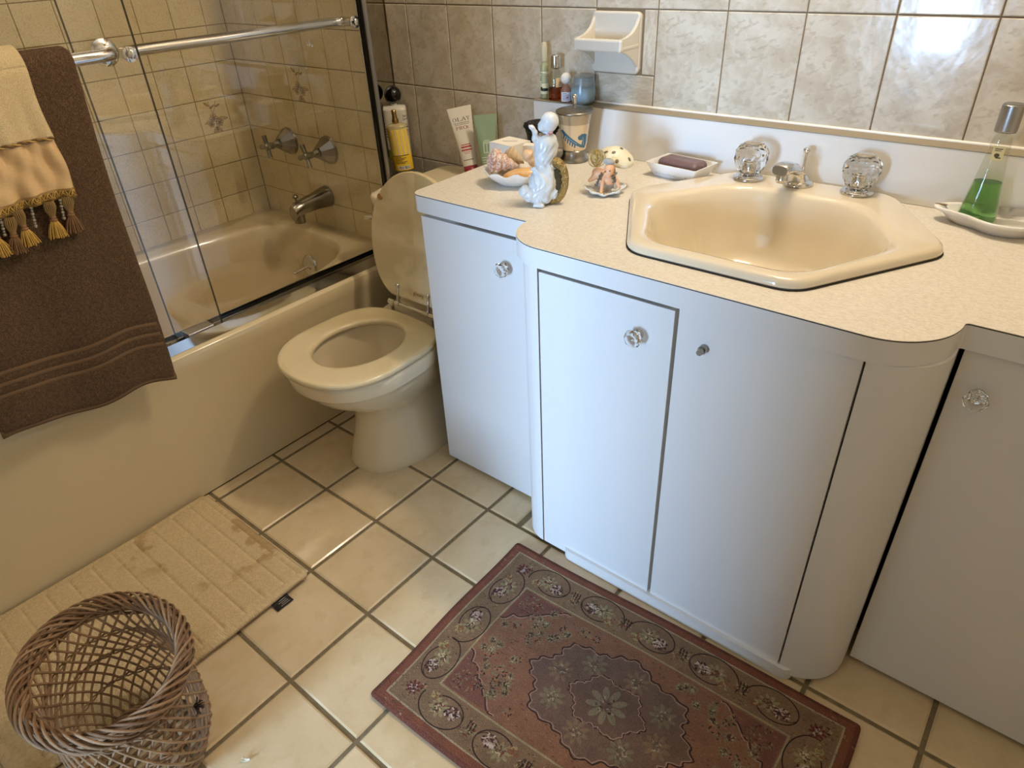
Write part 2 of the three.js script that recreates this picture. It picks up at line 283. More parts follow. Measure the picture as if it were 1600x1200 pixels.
// ---------------------------------------------------------------- lamps
{
  const L = thing('vanity_light', 'chrome bar with three glowing globe bulbs above the vanity', 'lamp', [1.04, 1.95, ZB]);
  mesh('backplate', box(-0.26, 0.26, -0.055, 0.055, 0, 0.025, 0.006), M.chrome, L);
  const bulb = std({ color: 0xfff2dc, emissive: WARM, emissiveIntensity: 6 });
  for (const dx of [-0.1, 0, 0.1]) {
    mesh('socket', aim(lathe([[0.0, 0], [0.03, 0], [0.028, 0.03], [0.0, 0.03]], 20), [dx, 0, 0.124], [0, 0, 1]), M.chrome, L); mesh('arm', rod([dx, 0, 0.02], [dx, 0, 0.13], 0.009), M.chrome, L);
    mesh('bulb', sphere(dx, 0, 0.196, 0.045, 24, 16), bulb, L);
    const p = new THREE.PointLight(WARM, LAMP_POWER, 0, 2); p.position.set(dx, 0, 0.196); p.castShadow = true; p.shadow.radius = 2.2; p.name = 'bulb_light'; L.add(p);
  }
  const C = thing('ceiling_lamp', 'flat square ceiling lamp over the bathtub', 'lamp', [-0.36, CEIL, -0.12]);
  mesh('housing', box(-0.18, 0.18, -0.016, 0, -0.18, 0.18, 0.004), M.matte, C);
  mesh('diffuser', box(-0.15, 0.15, -0.022, -0.014, -0.15, 0.15, 0.003), std({ color: 0xfff4e2, emissive: WARM, emissiveIntensity: 2 }), C);
}
// ---------------------------------------------------------------- bathtub
{
  const t = thing('bathtub', 'bone coloured enamel bathtub with a smooth apron', 'bathtub', [0, 0, 0]);
  const Y = 0.418, X0 = XL + 0.001, X1 = -0.075, Z0 = ZT + 0.001, Z1 = 0.888, cx = -0.455, cz = 0.12, n = 96;
  const rect = y => { const o = []; for (let i = 0; i < n; i++) { const a = i / n * 2 * PI, c = Math.cos(a), s = Math.sin(a); const k = Math.min(c > 0 ? (X1 - cx) / c : c < 0 ? (X0 - cx) / c : 9, s > 0 ? (Z1 - cz) / s : s < 0 ? (Z0 - cz) / s : 9); o.push(V(cx + c * k, y, cz + s * k)); } return o; };
  const inner = (rx, zf, zb, y, p = 3.4) => { const o = []; for (let i = 0; i < n; i++) { const a = i / n * 2 * PI, c = Math.cos(a), s = Math.sin(a), zr = s > 0 ? zf - cz : cz - zb; const k = 1 / ((Math.abs(c) / rx) ** p + (Math.abs(s) / zr) ** p) ** (1 / p); o.push(V(cx + c * k, y, cz + s * k)); } return o; };
  const R = [rect(Y - 0.03), rect(Y), inner(0.318, 0.80, -0.572, Y), inner(0.305, 0.79, -0.562, Y - 0.008), inner(0.292, 0.775, -0.552, Y - 0.03), inner(0.275, 0.72, -0.535, 0.30), inner(0.255, 0.64, -0.51, 0.18), inner(0.235, 0.58, -0.485, 0.11), inner(0.20, 0.52, -0.44, 0.082), inner(0.10, 0.3, -0.25, 0.075)];
  mesh('basin', loft(R.map(r => r.slice().reverse()), { cap1: true }), M.bone, t);
  const prof = [[-0.16, Y - 0.03], [-0.16, Y], ...arc(-0.062, Y - 0.017, 0.024, 0.019, PI / 2, 0, 8), [-0.042, Y - 0.05], [-0.0435, Y - 0.06], [-0.0435, 0.002], [-0.06, 0.002], [-0.07, Y - 0.04]];
  const ap = alongZ(prof, Z0, Z1); mesh('apron', toCreasedNormals(ap, 0.7), M.bone, t);
  mesh('base', plain(X0 + 0.02, -0.09, 0.001, 0.05, Z0 + 0.02, Z1 - 0.02), M.bone, t);
  const ov = mesh('overflow_plate', aim(lathe([[0, 0], [0.041, 0], [0.041, 0.004], [0.034, 0.01], [0.022, 0.013], [0, 0.014]], 32), [-0.478, 0.295, -0.536], [0, 0.14, 1]), M.chrome, t, 'round chrome overflow plate');
  mesh('trip_lever', [rod([-0.478, 0.297, -0.525], [-0.50, 0.282, -0.482], 0.0045, 0.004), sphere(-0.50, 0.282, -0.482, 0.0062)], M.chrome, ov);
  mesh('drain', T(lathe([[0, 0], [0.034, 0], [0.03, 0.004], [0.012, 0.002], [0, 0.002]], 28), -0.46, 0.079, -0.34), M.chrome, t);
}
// tub taps on the faucet wall
function crossTap(x, y, label, spin) {
  const t = thing('tub_tap', label, 'tap', [x, y, ZT], 0, 'chrome cross-handle tub taps');
  const esc = new THREE.CylinderGeometry(0.020, 0.043, 0.036, 10).rotateX(PI / 2).translate(0, 0, 0.026);
  mesh('escutcheon', toCreasedNormals(mergeGeometries([esc.toNonIndexed(), new THREE.CylinderGeometry(0.043, 0.045, 0.008, 32).rotateX(PI / 2).translate(0, 0, 0.004).toNonIndexed()]), 0.3), M.oldChrome, t);
  mesh('stem', aim(lathe([[0.013, 0], [0.014, 0.01], [0.009, 0.018], [0.011, 0.03], [0.012, 0.052], [0.007, 0.058], [0, 0.058]], 20), [0, 0, 0.043], [0, 0, 1]), M.oldChrome, t);
  const h = mesh('cross_handle', [0, 1, 2, 3].map(k => { const a = spin + k * PI / 2, c = Math.cos(a), s = Math.sin(a); return rod([0, 0, 0.089], [c * 0.036, s * 0.036, 0.091], 0.0062, 0.0085, 10); }), M.oldChrome, t);
}
crossTap(-0.588, 0.693, 'chrome cross-handle tub tap nearer the long tiled wall', 0.15);
crossTap(-0.377, 0.690, 'chrome cross-handle tub tap nearer the shower jamb', 0.28);
{
  const t = thing('tub_spout', 'chrome tub spout with a diverter knob below the taps', 'spout', [-0.433, 0.529, ZT]);
  const R = [[0, 0, 0.037, 0.036], [0.012, 0, 0.036, 0.035], [0.06, -0.003, 0.029, 0.028], [0.105, -0.006, 0.025, 0.025], [0.13, -0.012, 0.024, 0.026], [0.146, -0.02, 0.021, 0.025]].map(([z, y, rx, ry]) => { const o = []; for (let i = 0; i < 24; i++) { const a = i / 24 * 2 * PI; o.push(V(rx * Math.cos(a), y + ry * Math.sin(a), z)); } return o; });
  mesh('body', loft(R, { cap1: true }), M.oldChrome, t);
  mesh('outlet', rod([0, -0.012, 0.124], [0, -0.055, 0.127], 0.02, 0.018, 20), M.oldChrome, t);
  mesh('diverter', [rod([0, 0.008, 0.125], [0, 0.03, 0.125], 0.004), T(lathe([[0, 0], [0.009, 0], [0.01, 0.005], [0.006, 0.01], [0, 0.01]], 16), 0, 0.028, 0.125)], M.oldChrome, t);
}
// ---------------------------------------------------------------- shower doors
{
  const f = thing('shower_frame', 'chrome bottom track and wall jamb of the sliding shower doors', 'door frame', [0, 0, 0]);
  const tr = [[-0.105, 0.4185], [-0.105, 0.446], [-0.101, 0.446], [-0.101, 0.424], [-0.086, 0.424], [-0.086, 0.438], [-0.083, 0.438], [-0.083, 0.424], [-0.058, 0.424], [-0.056, 0.444], [-0.052, 0.446], [-0.05, 0.4185]];
  mesh('bottom_track', alongZ(tr, ZT + 0.006, 0.88), M.chrome, f);
  mesh('wall_jamb', [box(-0.0755, -0.0655, 0.446, 2.0, ZT + 0.021, ZT + 0.03, 0.002), box(-0.108, -0.0925, 0.446, 2.0, ZT + 0.0085, ZT + 0.022, 0.001)], M.satin, f);
  mesh('jamb_lip', [box(-0.0975, -0.0945, 0.446, 2.0, ZT + 0.0005, ZT + 0.034, 0.001)], M.chrome, f);
  mesh('jamb_gasket', [box(-0.0942, -0.0758, 0.446, 2.0, ZT + 0.02, ZT + 0.0285, 0.001)], M.black, f, 'black rubber gasket');
  mesh('top_track', [box(-0.11, -0.045, 1.96, 2.0, ZT + 0.01, 0.88, 0.002)], M.chrome, f);
  const panel = (label, x, z0, z1, side, bz0, bz1, bx) => {
    const p = thing('shower_door', label, 'shower door', [x, 0.43, 0]);
    mesh('pane', plain(-0.003, 0.003, 0, 1.525, z0 + 0.0015, z1 - 0.0015), M.glass, p);
    mesh('glass_edge', [plain(-0.0032, 0.0032, 0, 1.525, z0, z0 + 0.0015), plain(-0.0032, 0.0032, 0, 1.525, z1 - 0.0015, z1)], M.glassEdge, p, 'dark glass edge');
    const y = bx.y - 0.43, X = bx.x - x, s = Math.sign(X), b = 0.022;
    const pts = [[0.004 * s, y, bz0], [X - b * s, y, bz0], [X - b * s * 0.3, y, bz0 + b * 0.3], [X, y, bz0 + b], [X, y, (bz0 + bz1) / 2], [X, y, bz1 - b], [X - b * s * 0.3, y, bz1 - b * 0.3], [X - b * s, y, bz1], [0.004 * s, y, bz1]];
    mesh('towel_bar', tube(pts, 0.0122, 96, 16), M.chrome, p);
    for (const z of [bz0, bz1]) { const fl = mesh('flange', aim(lathe([[0, 0], [side > 0 ? 0.026 : 0.015, 0], [side > 0 ? 0.026 : 0.015, 0.003], [0.0135, 0.009], [0, 0.009]], 26), [0.003 * s, y, z], [s, 0, 0]), M.chrome, p); mesh('back_washer', aim(lathe([[0, 0], [0.009, 0], [0.008, 0.003], [0, 0.0035]], 20), [-0.003 * s, y, z], [-s, 0, 0]), M.chrome, fl); }
    return p;
  };
  panel('sliding shower glass with the towel bar holding the brown and cream towels', -0.062, 0.018, 0.86, 1, 0.085, 0.80, { x: -0.012, y: 1.083 });
  panel('sliding shower glass beside the jamb with its bar on the tub side', -0.0885, ZT + 0.03, 0.132, -1, -0.585, 0.022, { x: -0.145, y: 1.070 });
  mesh('door_guide', box(-0.088, -0.052, 0.438, 0.452, 0.045, 0.115, 0.002), M.satin, f, 'small clear plastic guide');
}
// ---------------------------------------------------------------- toilet
{
  const cx = 0.2155, t = thing('toilet', 'bone coloured toilet with its lid raised between tub and vanity', 'toilet', [cx, 0, 0]);
  const o = [[0, 0.122, -0.112, -0.52, -0.30], [0.012, 0.123, -0.11, -0.52, -0.30], [0.03, 0.119, -0.118, -0.52, -0.30], [0.09, 0.103, -0.135, -0.52, -0.31], [0.15, 0.094, -0.148, -0.52, -0.31], [0.185, 0.098, -0.14, -0.52, -0.30], [0.21, 0.112, -0.112, -0.5, -0.27], [0.24, 0.133, -0.07, -0.48, -0.23], [0.27, 0.15, -0.034, -0.45, -0.20], [0.295, 0.161, -0.012, -0.43, -0.19], [0.312, 0.166, -0.003, -0.42, -0.18], [0.316, 0.1715, 0.004, -0.42, -0.18], [0.346, 0.174, 0.009, -0.42, -0.18], [0.355, 0.171, 0.005, -0.42, -0.18], [0.3575, 0.163, -0.004, -0.41, -0.18], [0.3575, 0.125, -0.04, -0.34, -0.18], [0.348, 0.112, -0.055, -0.33, -0.185], [0.325, 0.117, -0.05, -0.335, -0.185], [0.27, 0.105, -0.07, -0.32, -0.19], [0.22, 0.082, -0.10, -0.29, -0.2], [0.19, 0.055, -0.14, -0.26, -0.2]];
  mesh('bowl', loft(o.map(([y, rx, zf, zb, cz]) => egg(0, cz, rx, zf, zb, y, 56, 2.15, 2.6).reverse()), { cap1: true }), M.toilet, t);
  mesh('water', loft([egg(0, -0.195, 0.07, -0.115, -0.275, 0.206, 40).reverse()].concat([egg(0, -0.195, 0.01, -0.19, -0.2, 0.206, 40).reverse()]), { cap1: true }), phys({ color: 0xffffff, transmission: 1, thickness: 0, roughness: 0, ior: 1.33 }), t);
  mesh('bowl_deck', loft([egg(0, -0.45, 0.13, -0.34, -0.56, 0.3, 40, 4).reverse(), egg(0, -0.45, 0.14, -0.345, -0.56, 0.352, 40, 4).reverse(), egg(0, -0.45, 0.135, -0.35, -0.555, 0.357, 40, 4).reverse()], { cap1: true }), M.toilet, t);
  // ring seat with rounded section
  const seat = [], N = 72, S = 14;
  for (let i = 0; i < N; i++) {
    const a = i / N * 2 * PI, c = Math.cos(a), s = Math.sin(a), r = [], co = Math.sign(c) * Math.abs(c) ** (s < 0 ? 0.6 : 0.9), so = Math.sign(s) * Math.abs(s) ** (s < 0 ? 0.5 : 0.92);
    const O = [0.176 * co, s > 0 ? -0.15 + 0.17 * so : -0.15 + 0.222 * so], I = [0.104 * c, s > 0 ? -0.19 + 0.128 * s : -0.19 + 0.128 * s];
    for (let k = 0; k < S; k++) { const b = k / S * 2 * PI, w = 0.5 + 0.5 * Math.sign(Math.cos(b)) * Math.abs(Math.cos(b)) ** 0.35, y = 0.369 + 0.0095 * Math.sign(Math.sin(b)) * Math.abs(Math.sin(b)) ** 0.6; r.push(V(lerp(I[0], O[0], w), y, lerp(I[1], O[1], w))); }
    seat.push(r);
  }
  seat.push(seat[0]); mesh('seat', loft(seat), M.pearl, t, 'glossy cream ring seat');
  // lid, tilted back against the tank
  const lidS = new THREE.Shape(); lidS.moveTo(-0.085, 0); lidS.bezierCurveTo(-0.135, 0.012, -0.172, 0.08, -0.172, 0.165); lidS.bezierCurveTo(-0.172, 0.262, -0.098, 0.347, 0, 0.347); lidS.bezierCurveTo(0.098, 0.347, 0.172, 0.262, 0.172, 0.165); lidS.bezierCurveTo(0.172, 0.08, 0.135, 0.012, 0.085, 0); lidS.lineTo(-0.085, 0);
  const lg = new THREE.ExtrudeGeometry(lidS, { depth: 0.009, bevelEnabled: true, bevelSize: 0.005, bevelOffset: -0.005, bevelThickness: 0.004, bevelSegments: 4, curveSegments: 24 });
  const lidMat = M.pearl.clone(); lidMat.map = M.pearl.map.clone(); lidMat.map.repeat.set(2.6, 2.6);
  const lid = mesh('lid', lg, lidMat, t, 'raised cream lid'); lid.position.set(0, 0.408, -0.402); lid.rotation.x = -0.185;
  const word = canvasTex(256, 96, (g, w, h) => { g.fillStyle = '#d2bc8a'; g.fillRect(0, 0, w, h); g.fillStyle = '#6a5026'; g.font = 'bold 68px sans-serif'; g.textAlign = 'center'; g.fillText('ginsey', w / 2, 62); });
  const lw = mesh('printed_mark', new THREE.PlaneGeometry(0.048, 0.018), std({ map: word, roughness: 0.3 }), lid); lw.position.set(0.022, 0.024, 0.0134);
  for (const s of [-1, 1]) mesh('bumper', T(new THREE.CylinderGeometry(0.008, 0.009, 0.006, 14).rotateX(PI / 2), s * 0.13, 0.265, 0.015), std({ color: 0x9a7a48, roughness: 0.5 }), lid);
  const hg = mesh('hinge', [rod([-0.092, 0.392, -0.383], [0.092, 0.392, -0.383], 0.0055), ...[-1, 1].flatMap(s => [rod([s * 0.092, 0.392, -0.383], [s * 0.07, 0.392, -0.383], 0.008), rod([s * 0.05, 0.392, -0.383], [s * 0.066, 0.392, -0.383], 0.0075), rod([s * 0.06, 0.39, -0.386], [s * 0.06, 0.44, -0.395], 0.005), sphere(s * 0.06, 0.442, -0.394, 0.0075, 14, 10), rod([s * 0.082, 0.356, -0.383], [s * 0.082, 0.392, -0.383], 0.006)])], M.chrome, t, 'chrome hinge');
  // tank
  const tr = (y, rx, zf) => polyRing([[-rx, -0.655 + zf], [rx, -0.655 + zf], [rx, -0.803], [-rx, -0.803]], 0.045, y, 4, 8);
  mesh('tank', loft([tr(0.36, 0.2, 0.135), tr(0.38, 0.212, 0.15), tr(0.60, 0.236, 0.162), tr(0.618, 0.236, 0.162)], { cap0: true, cap1: true }), M.toilet, t);
  mesh('tank_lid', loft([tr(0.614, 0.242, 0.170), tr(0.619, 0.248, 0.178), tr(0.638, 0.249, 0.179), tr(0.647, 0.245, 0.175), tr(0.6525, 0.233, 0.163)], { cap0: true, cap1: true }), M.toilet, t);
  mesh('flush_lever', [T(lathe([[0, 0], [0.011, 0], [0.011, 0.004], [0, 0.006]], 16).rotateX(PI / 2), -0.205, 0.585, -0.497), rod([-0.205, 0.585, -0.494], [-0.205, 0.585, -0.48], 0.006), rod([-0.205, 0.585, -0.481], [-0.255, 0.577, -0.474], 0.005, 0.007)], M.chrome, t, 'chrome lever');
  mesh('bolt_cap', sphere(0.105, 0.016, -0.33, 0.014, 16, 10), M.toilet, t);
  const st = thing('supply_valve', 'dark water supply valve behind the toilet pedestal', 'valve', [0.335, 0.105, -0.815]);
  mesh('pipe', tube([[0, 0, -0.007], [0, 0, 0.05], [0.0, 0.06, 0.07], [-0.02, 0.16, 0.1], [-0.02, 0.252, 0.11]], 0.006, 30, 8), M.pewter, st); mesh('handle', T(new THREE.CylinderGeometry(0.018, 0.018, 0.012, 10).rotateX(PI / 2), 0, 0, 0.06), M.black, st);
}
// ---------------------------------------------------------------- vanity
const hexKnob = (() => {                                   // faceted crystal knob, axis +z
  const r = (rad, z, rot = 0) => { const o = []; for (let i = 0; i < 8; i++) { const a = rot + i / 8 * 2 * PI; o.push(V(rad * Math.cos(a), rad * Math.sin(a), z)); } return o; };
  return loft([r(0.006, 0), r(0.007, 0.004), r(0.0165, 0.011), r(0.017, 0.017), r(0.011, 0.025)], { cap0: true, cap1: true, crease: 0.1 });
})();
function knob(door, x, y, z) {
  const k = mesh('knob', hexKnob, M.crystal, door, 'faceted clear crystal knob'); k.position.set(x, y, z + 0.006);
  const b = mesh('knob_base', lathe([[0, 0], [0.0095, 0], [0.009, 0.003], [0.005, 0.006], [0, 0.0065]], 16).rotateX(PI / 2), M.chrome, door); b.position.set(x, y, z);
}
const CY = 0.768, CB = 0.728;
{
  const a = thing('vanity_cabinet', 'white laminate cabinet next to the toilet with one crystal knob', 'cabinet', [0, 0, 0]);
  mesh('body', [plain(0.492, 0.70, 0.03, CB - 0.001, -0.772, -0.318), plain(0.40, 0.70, 0.03, CB - 0.001, -0.334, -0.318), plain(0.50, 0.70, 0.002, 0.03, -0.76, -0.38)], M.laminate, a);
  const d = mesh('door', box(0.391, 0.712, 0.012, 0.7175, -0.316, -0.298, 0.0012), M.laminate, a); knob(d, 0.643, 0.652, -0.298);
  const c = thing('vanity_cabinet', 'white laminate sink cabinet with rounded corners and two doors', 'cabinet', [0, 0, 0]);
  mesh('body', [plain(0.745, 0.76, 0.03, CB - 0.001, -0.772, -0.30), plain(1.425, 1.44, 0.03, CB - 0.001, -0.772, -0.30), plain(0.76, 1.425, 0.03, 0.045, -0.772, -0.216), plain(0.76, 1.425, 0.045, CB - 0.001, -0.772, -0.766), plain(1.07, 1.11, 0.045, CB - 0.001, -0.232, -0.216)], M.inside, c);
  const side = (x0, xe, zc) => { const s = Math.sign(xe - x0), rx = Math.abs(xe - x0), zz = -0.196; const out = arc(x0, zc, rx, zz - zc, PI / 2, 0, 14).map(([x, z]) => [x0 + s * (x - x0), z]); const inn = arc(x0, zc, rx - 0.014, zz - zc - 0.014, PI / 2, 0, 14).map(([x, z]) => [x0 + s * (x - x0), z]); return plan([...out, [xe, -0.33], [xe - s * 0.014, -0.33], ...inn.reverse()], 0.012, CB - 0.0005); };
  mesh('corner_panel', toCreasedNormals(side(0.803, 0.727, -0.285), 0.5), M.laminate, c); mesh('corner_panel', toCreasedNormals(side(1.381, 1.4745, -0.285), 0.5), M.laminate, c);
  const d1 = mesh('door', box(0.8062, 1.0875, 0.012, 0.7195, -0.214, -0.196, 0.0012), M.laminate, c); knob(d1, 1.024, 0.657, -0.196);
  const d2 = mesh('door', box(1.0945, 1.3775, 0.012, 0.7265, -0.214, -0.196, 0.0012), M.laminate, c);
  mesh('knob_screw', [rod([1.145, 0.669, -0.198], [1.145, 0.669, -0.186], 0.0075, 0.0075, 16), rod([1.145, 0.669, -0.186], [1.145, 0.669, -0.176], 0.0055, 0.005, 14)], M.pewter, d2, 'bare metal stub where a knob is missing');
  mesh('plinth', plan([[0.86, -0.23], ...arc(0.885, -0.21, 0.022, 0.022, PI, PI / 2, 6), ...arc(1.385, -0.21, 0.022, 0.022, PI / 2, 0, 6), [1.41, -0.23], [1.41, -0.5], [0.86, -0.5]], 0.001, 0.031), M.laminate, c);
  const b = thing('vanity_cabinet', 'white laminate cabinet on the far side of the sink unit', 'cabinet', [0, 0, 0]);
  mesh('body', [plain(1.485, 2.09, 0.03, CB - 0.001, -0.772, -0.332), plain(1.5, 2.08, 0.002, 0.03, -0.76, -0.40)], M.laminate, b);
  const d3 = mesh('door', box(1.4815, 1.86, 0.012, 0.7245, -0.330, -0.313, 0.0012), M.laminate, b); knob(d3, 1.517, 0.66, -0.313);
  mesh('door', box(1.864, 2.085, 0.012, 0.7245, -0.330, -0.313, 0.0012), M.laminate, b);
}
const sinkOuter = [[0.952, -0.262], [1.248, -0.262], [1.404, -0.535], [1.262, -0.766], [0.94, -0.766], [0.798, -0.535]];
{
  const out = [[0.369 + 0.028, -0.292], ...arc(0.369 + 0.028, -0.320, 0.028, 0.028, PI / 2, PI, 8), [0.369, -0.822], [2.099, -0.822], [2.099, -0.305], ...[[1.484, -0.305]], ...arc(1.478, -0.299, 0.006, 0.006, -PI / 2, -PI, 3).map(([x, y]) => [x + 0.0, y]), ...arc(1.372, -0.299, 0.1, 0.107, 0, PI / 2, 18), ...arc(0.806, -0.292, 0.1, 0.1, PI / 2, PI, 18)];
  const hole = polyRing(sinkOuter.map(([x, z]) => [1.1 + (x - 1.1) * 0.93, -0.515 + (z + 0.515) * 0.93]), 0.03, 0).map(p => [p.x, p.z]);
  const t = thing('countertop', 'cream laminate countertop with a white edge and raised backsplash', 'countertop', [0, 0, 0]);
  const g = (a, b) => plan(out, a, b, { holes: [hole] });
  mesh('edge_band', toCreasedNormals(g(CB, CY - 0.0026), 0.4), M.laminate, t, 'white edge band');
  mesh('seam', g(CY - 0.0026, CY - 0.0009), M.seam, t, 'dark laminate seam line'); mesh('top', g(CY - 0.0009, CY), M.counter, t, 'cream flecked top');
  const bs = mesh('backsplash', box(0.355, 2.099, CY, 0.8815, -0.822, -0.774, 0.002), phys({ color: 0xe6e3de, roughness: 0.16, clearcoat: 0.4 }), t, 'white backsplash');
  mesh('ledge', box(0.355, 2.099, 0.8795, 0.8822, -0.822, -0.7735, 0.0008), std({ color: 0x8f8470, roughness: 0.5 }), bs, 'tan ledge strip');
  mesh('caulk', [rod([0.37, 0.8825, -0.8215], [2.09, 0.8825, -0.8215], 0.004, 0.004, 8)], M.white, bs);
}
{ // sink: hexagonal drop-in basin
  const t = thing('sink', 'almond hexagonal drop-in sink set in the countertop', 'sink', [0, 0, 0]);
  const sc = (k, dx = 0, dz = 0) => sinkOuter.map(([x, z]) => [1.1 + (x - 1.1) * k + dx, -0.515 + (z + 0.515) * k + dz]);
  const inn = [[0.968, -0.302], [1.232, -0.302], [1.332, -0.50], [1.222, -0.668], [0.978, -0.668], [0.868, -0.50]], c = [1.1, -0.49];
  const si = k => inn.map(([x, z]) => [c[0] + (x - c[0]) * k, c[1] + (z - c[1]) * k]);
  const R = [polyRing(sc(0.93), 0.03, CY - 0.02), polyRing(sc(0.93), 0.03, CY + 0.001), polyRing(sc(0.995), 0.035, CY + 0.0012), polyRing(sc(1.0), 0.035, CY + 0.006), polyRing(sc(0.99), 0.036, CY + 0.014), polyRing(sc(0.965), 0.038, CY + 0.0185), polyRing(si(1.09), 0.05, CY + 0.0185), polyRing(si(1.04), 0.055, CY + 0.0165), polyRing(si(1.0), 0.06, CY + 0.008), polyRing(si(0.965), 0.066, CY - 0.012), polyRing(si(0.9), 0.08, CY - 0.06), polyRing(si(0.8), 0.09, CY - 0.105), polyRing(si(0.66), 0.09, CY - 0.128), polyRing(si(0.4), 0.06, CY - 0.138), polyRing(si(0.1), 0.015, CY - 0.141)];
  mesh('basin', loft(R, { cap1: true }), M.sink, t);
  mesh('drain', T(lathe([[0, 0.002], [0.01, 0.003], [0.021, 0], [0.03, 0.002], [0.031, 0], [0.031, -0.004]], 28), 1.1, CY - 0.138, -0.49), M.chrome, t);
  mesh('caulk_line', polyLine(polyRing(sc(1.0), 0.035, CY + 0.0012), 0.0016), M.seam, t, 'dark cracked caulk line');
}
function polyLine(pts, r) { return new THREE.TubeGeometry(new THREE.CatmullRomCurve3(pts, true), pts.length * 2, r, 6, true); }
//@@PART3
const facing = (x, z) => Math.atan2(camera.position.x - x, camera.position.z - z);
function crystalBall(seg) {                                // faceted acrylic ball, axis y, base at 0
  const prof = [[0.016, 0], [0.0245, 0.004], [0.031, 0.016], [0.0355, 0.032], [0.034, 0.047], [0.0275, 0.058], [0.0215, 0.0615]];
  const rings = prof.map(([r, y], k) => { const o = []; for (let i = 0; i < seg; i++) { const a = (i + (k % 2) * 0.5) / seg * 2 * PI; o.push(V(r * Math.cos(a), y, r * Math.sin(a))); } return o; });
  return loft(rings.map(r => r.reverse()), { cap0: true, cap1: true, crease: 0.05 });
}
// ---------------------------------------------------------------- sink tap
const DK = CY + 0.0185;
for (const [x, z, label] of [[0.981, -0.715, 'clear crystal ball tap handle on the toilet side of the spout'], [1.197, -0.733, 'clear crystal ball tap handle on the green bottle side of the spout']]) {
  const t = thing('tap_handle', label, 'tap', [x, DK, z], 0.3, 'crystal sink tap handles');
  mesh('escutcheon', lathe([[0, 0], [0.031, 0], [0.031, 0.004], [0.027, 0.008], [0.02, 0.01], [0, 0.011]], 32), M.chrome, t);
  const b = mesh('ball', crystalBall(14), M.crystal, t, 'faceted clear acrylic ball'); b.position.y = 0.0112;
  const s = mesh('stem', lathe([[0, 0.0], [0.011, 0.0], [0.011, 0.012], [0.013, 0.013], [0.013, 0.026], [0.009, 0.029], [0, 0.03]], 10), M.chrome, t); s.position.y = 0.0125;
  mesh('index_cap', T(lathe([[0, 0], [0.017, 0], [0.018, 0.003], [0.012, 0.004], [0, 0.004]], 20), 0, 0.0728, 0), phys({ color: 0xc9bda6, roughness: 0.08, transmission: 0.5, thickness: 0, clearcoat: 1 }), t, 'pale clear cap');
}
{
  const t = thing('sink_spout', 'short chrome sink spout with a lift rod between the crystal handles', 'spout', [1.082, DK, -0.728]);
  mesh('escutcheon', lathe([[0, 0], [0.03, 0], [0.03, 0.005], [0.025, 0.009], [0.022, 0.012], [0, 0.013]], 32), M.chrome, t);
  const sec = (y, z, w, h, tilt) => { const o = []; for (let i = 0; i < 24; i++) { const a = i / 24 * 2 * PI, c = Math.cos(a), s = Math.sin(a), e = 0.7, u = w * Math.sign(c) * Math.abs(c) ** e, v = h * Math.sign(s) * Math.abs(s) ** e; o.push(V(u, y + v * Math.cos(tilt), z + v * Math.sin(tilt))); } return o; };
  const bd = mesh('body', loft([sec(0.008, 0.002, 0.021, 0.02, PI / 2), sec(0.022, 0.006, 0.018, 0.02, 1.25), sec(0.033, 0.018, 0.0165, 0.018, 0.75), sec(0.042, 0.038, 0.0165, 0.015, 0.35), sec(0.049, 0.06, 0.0175, 0.012, 0.1), sec(0.051, 0.08, 0.0185, 0.0115, 0), sec(0.050, 0.09, 0.0175, 0.0105, -0.1), sec(0.049, 0.0925, 0.0155, 0.009, -0.1)], { cap0: true, cap1: true }), M.chrome, t);
  mesh('aerator', T(lathe([[0, 0], [0.0115, 0], [0.012, 0.003], [0.012, 0.018], [0, 0.018]], 22), -0.009, 0.0235, 0.076), M.chrome, t);
  mesh('lift_rod', [rod([0, 0.008, -0.019], [0, 0.062, -0.021], 0.0028), T(lathe([[0, 0], [0.004, 0], [0.007, 0.005], [0.008, 0.009], [0.005, 0.012], [0, 0.012]], 18), 0, 0.058, -0.021)], M.chrome, t);
  bd.rotation.y = -0.12;
}
// ---------------------------------------------------------------- wall soap dish
{
  const t = thing('wall_soap_dish', 'white ceramic soap dish set into the wall tiles', 'soap dish', [0.573, 1.0205, ZB]);
  const pl = new THREE.Shape(), w = 0.0665, h = 0.0665, r = 0.014; pl.moveTo(-w + r, -h); pl.lineTo(w - r, -h); pl.quadraticCurveTo(w, -h, w, -h + r); pl.lineTo(w, h - r); pl.quadraticCurveTo(w, h, w - r, h); pl.lineTo(-w + r, h); pl.quadraticCurveTo(-w, h, -w, h - r); pl.lineTo(-w, -h + r); pl.quadraticCurveTo(-w, -h, -w + r, -h);
  mesh('plate', new THREE.ExtrudeGeometry(pl, { depth: 0.004, bevelEnabled: true, bevelSize: 0.005, bevelOffset: -0.005, bevelThickness: 0.006, bevelSegments: 4 }), M.dish, t);
  mesh('shelf', [box(-0.066, 0.066, -0.010, 0.004, 0.006, 0.086, 0.006), box(-0.066, 0.066, -0.010, 0.0175, 0.076, 0.090, 0.006)], M.dish, t);
  const bracket = new THREE.Shape(); bracket.moveTo(0.006, 0.06); bracket.bezierCurveTo(0.016, 0.03, 0.045, 0.017, 0.084, 0.0165); bracket.lineTo(0.088, -0.006); bracket.quadraticCurveTo(0.04, -0.016, 0.006, -0.05); bracket.lineTo(0.006, 0.06);
  for (const x of [-0.064, 0.0565]) mesh('side_wing', new THREE.ExtrudeGeometry(bracket, { depth: 0.0045, bevelEnabled: true, bevelSize: 0.002, bevelThickness: 0.002, bevelSegments: 3, curveSegments: 16 }).rotateY(-PI / 2).translate(x + 0.0065, 0, 0), M.dish, t);
}
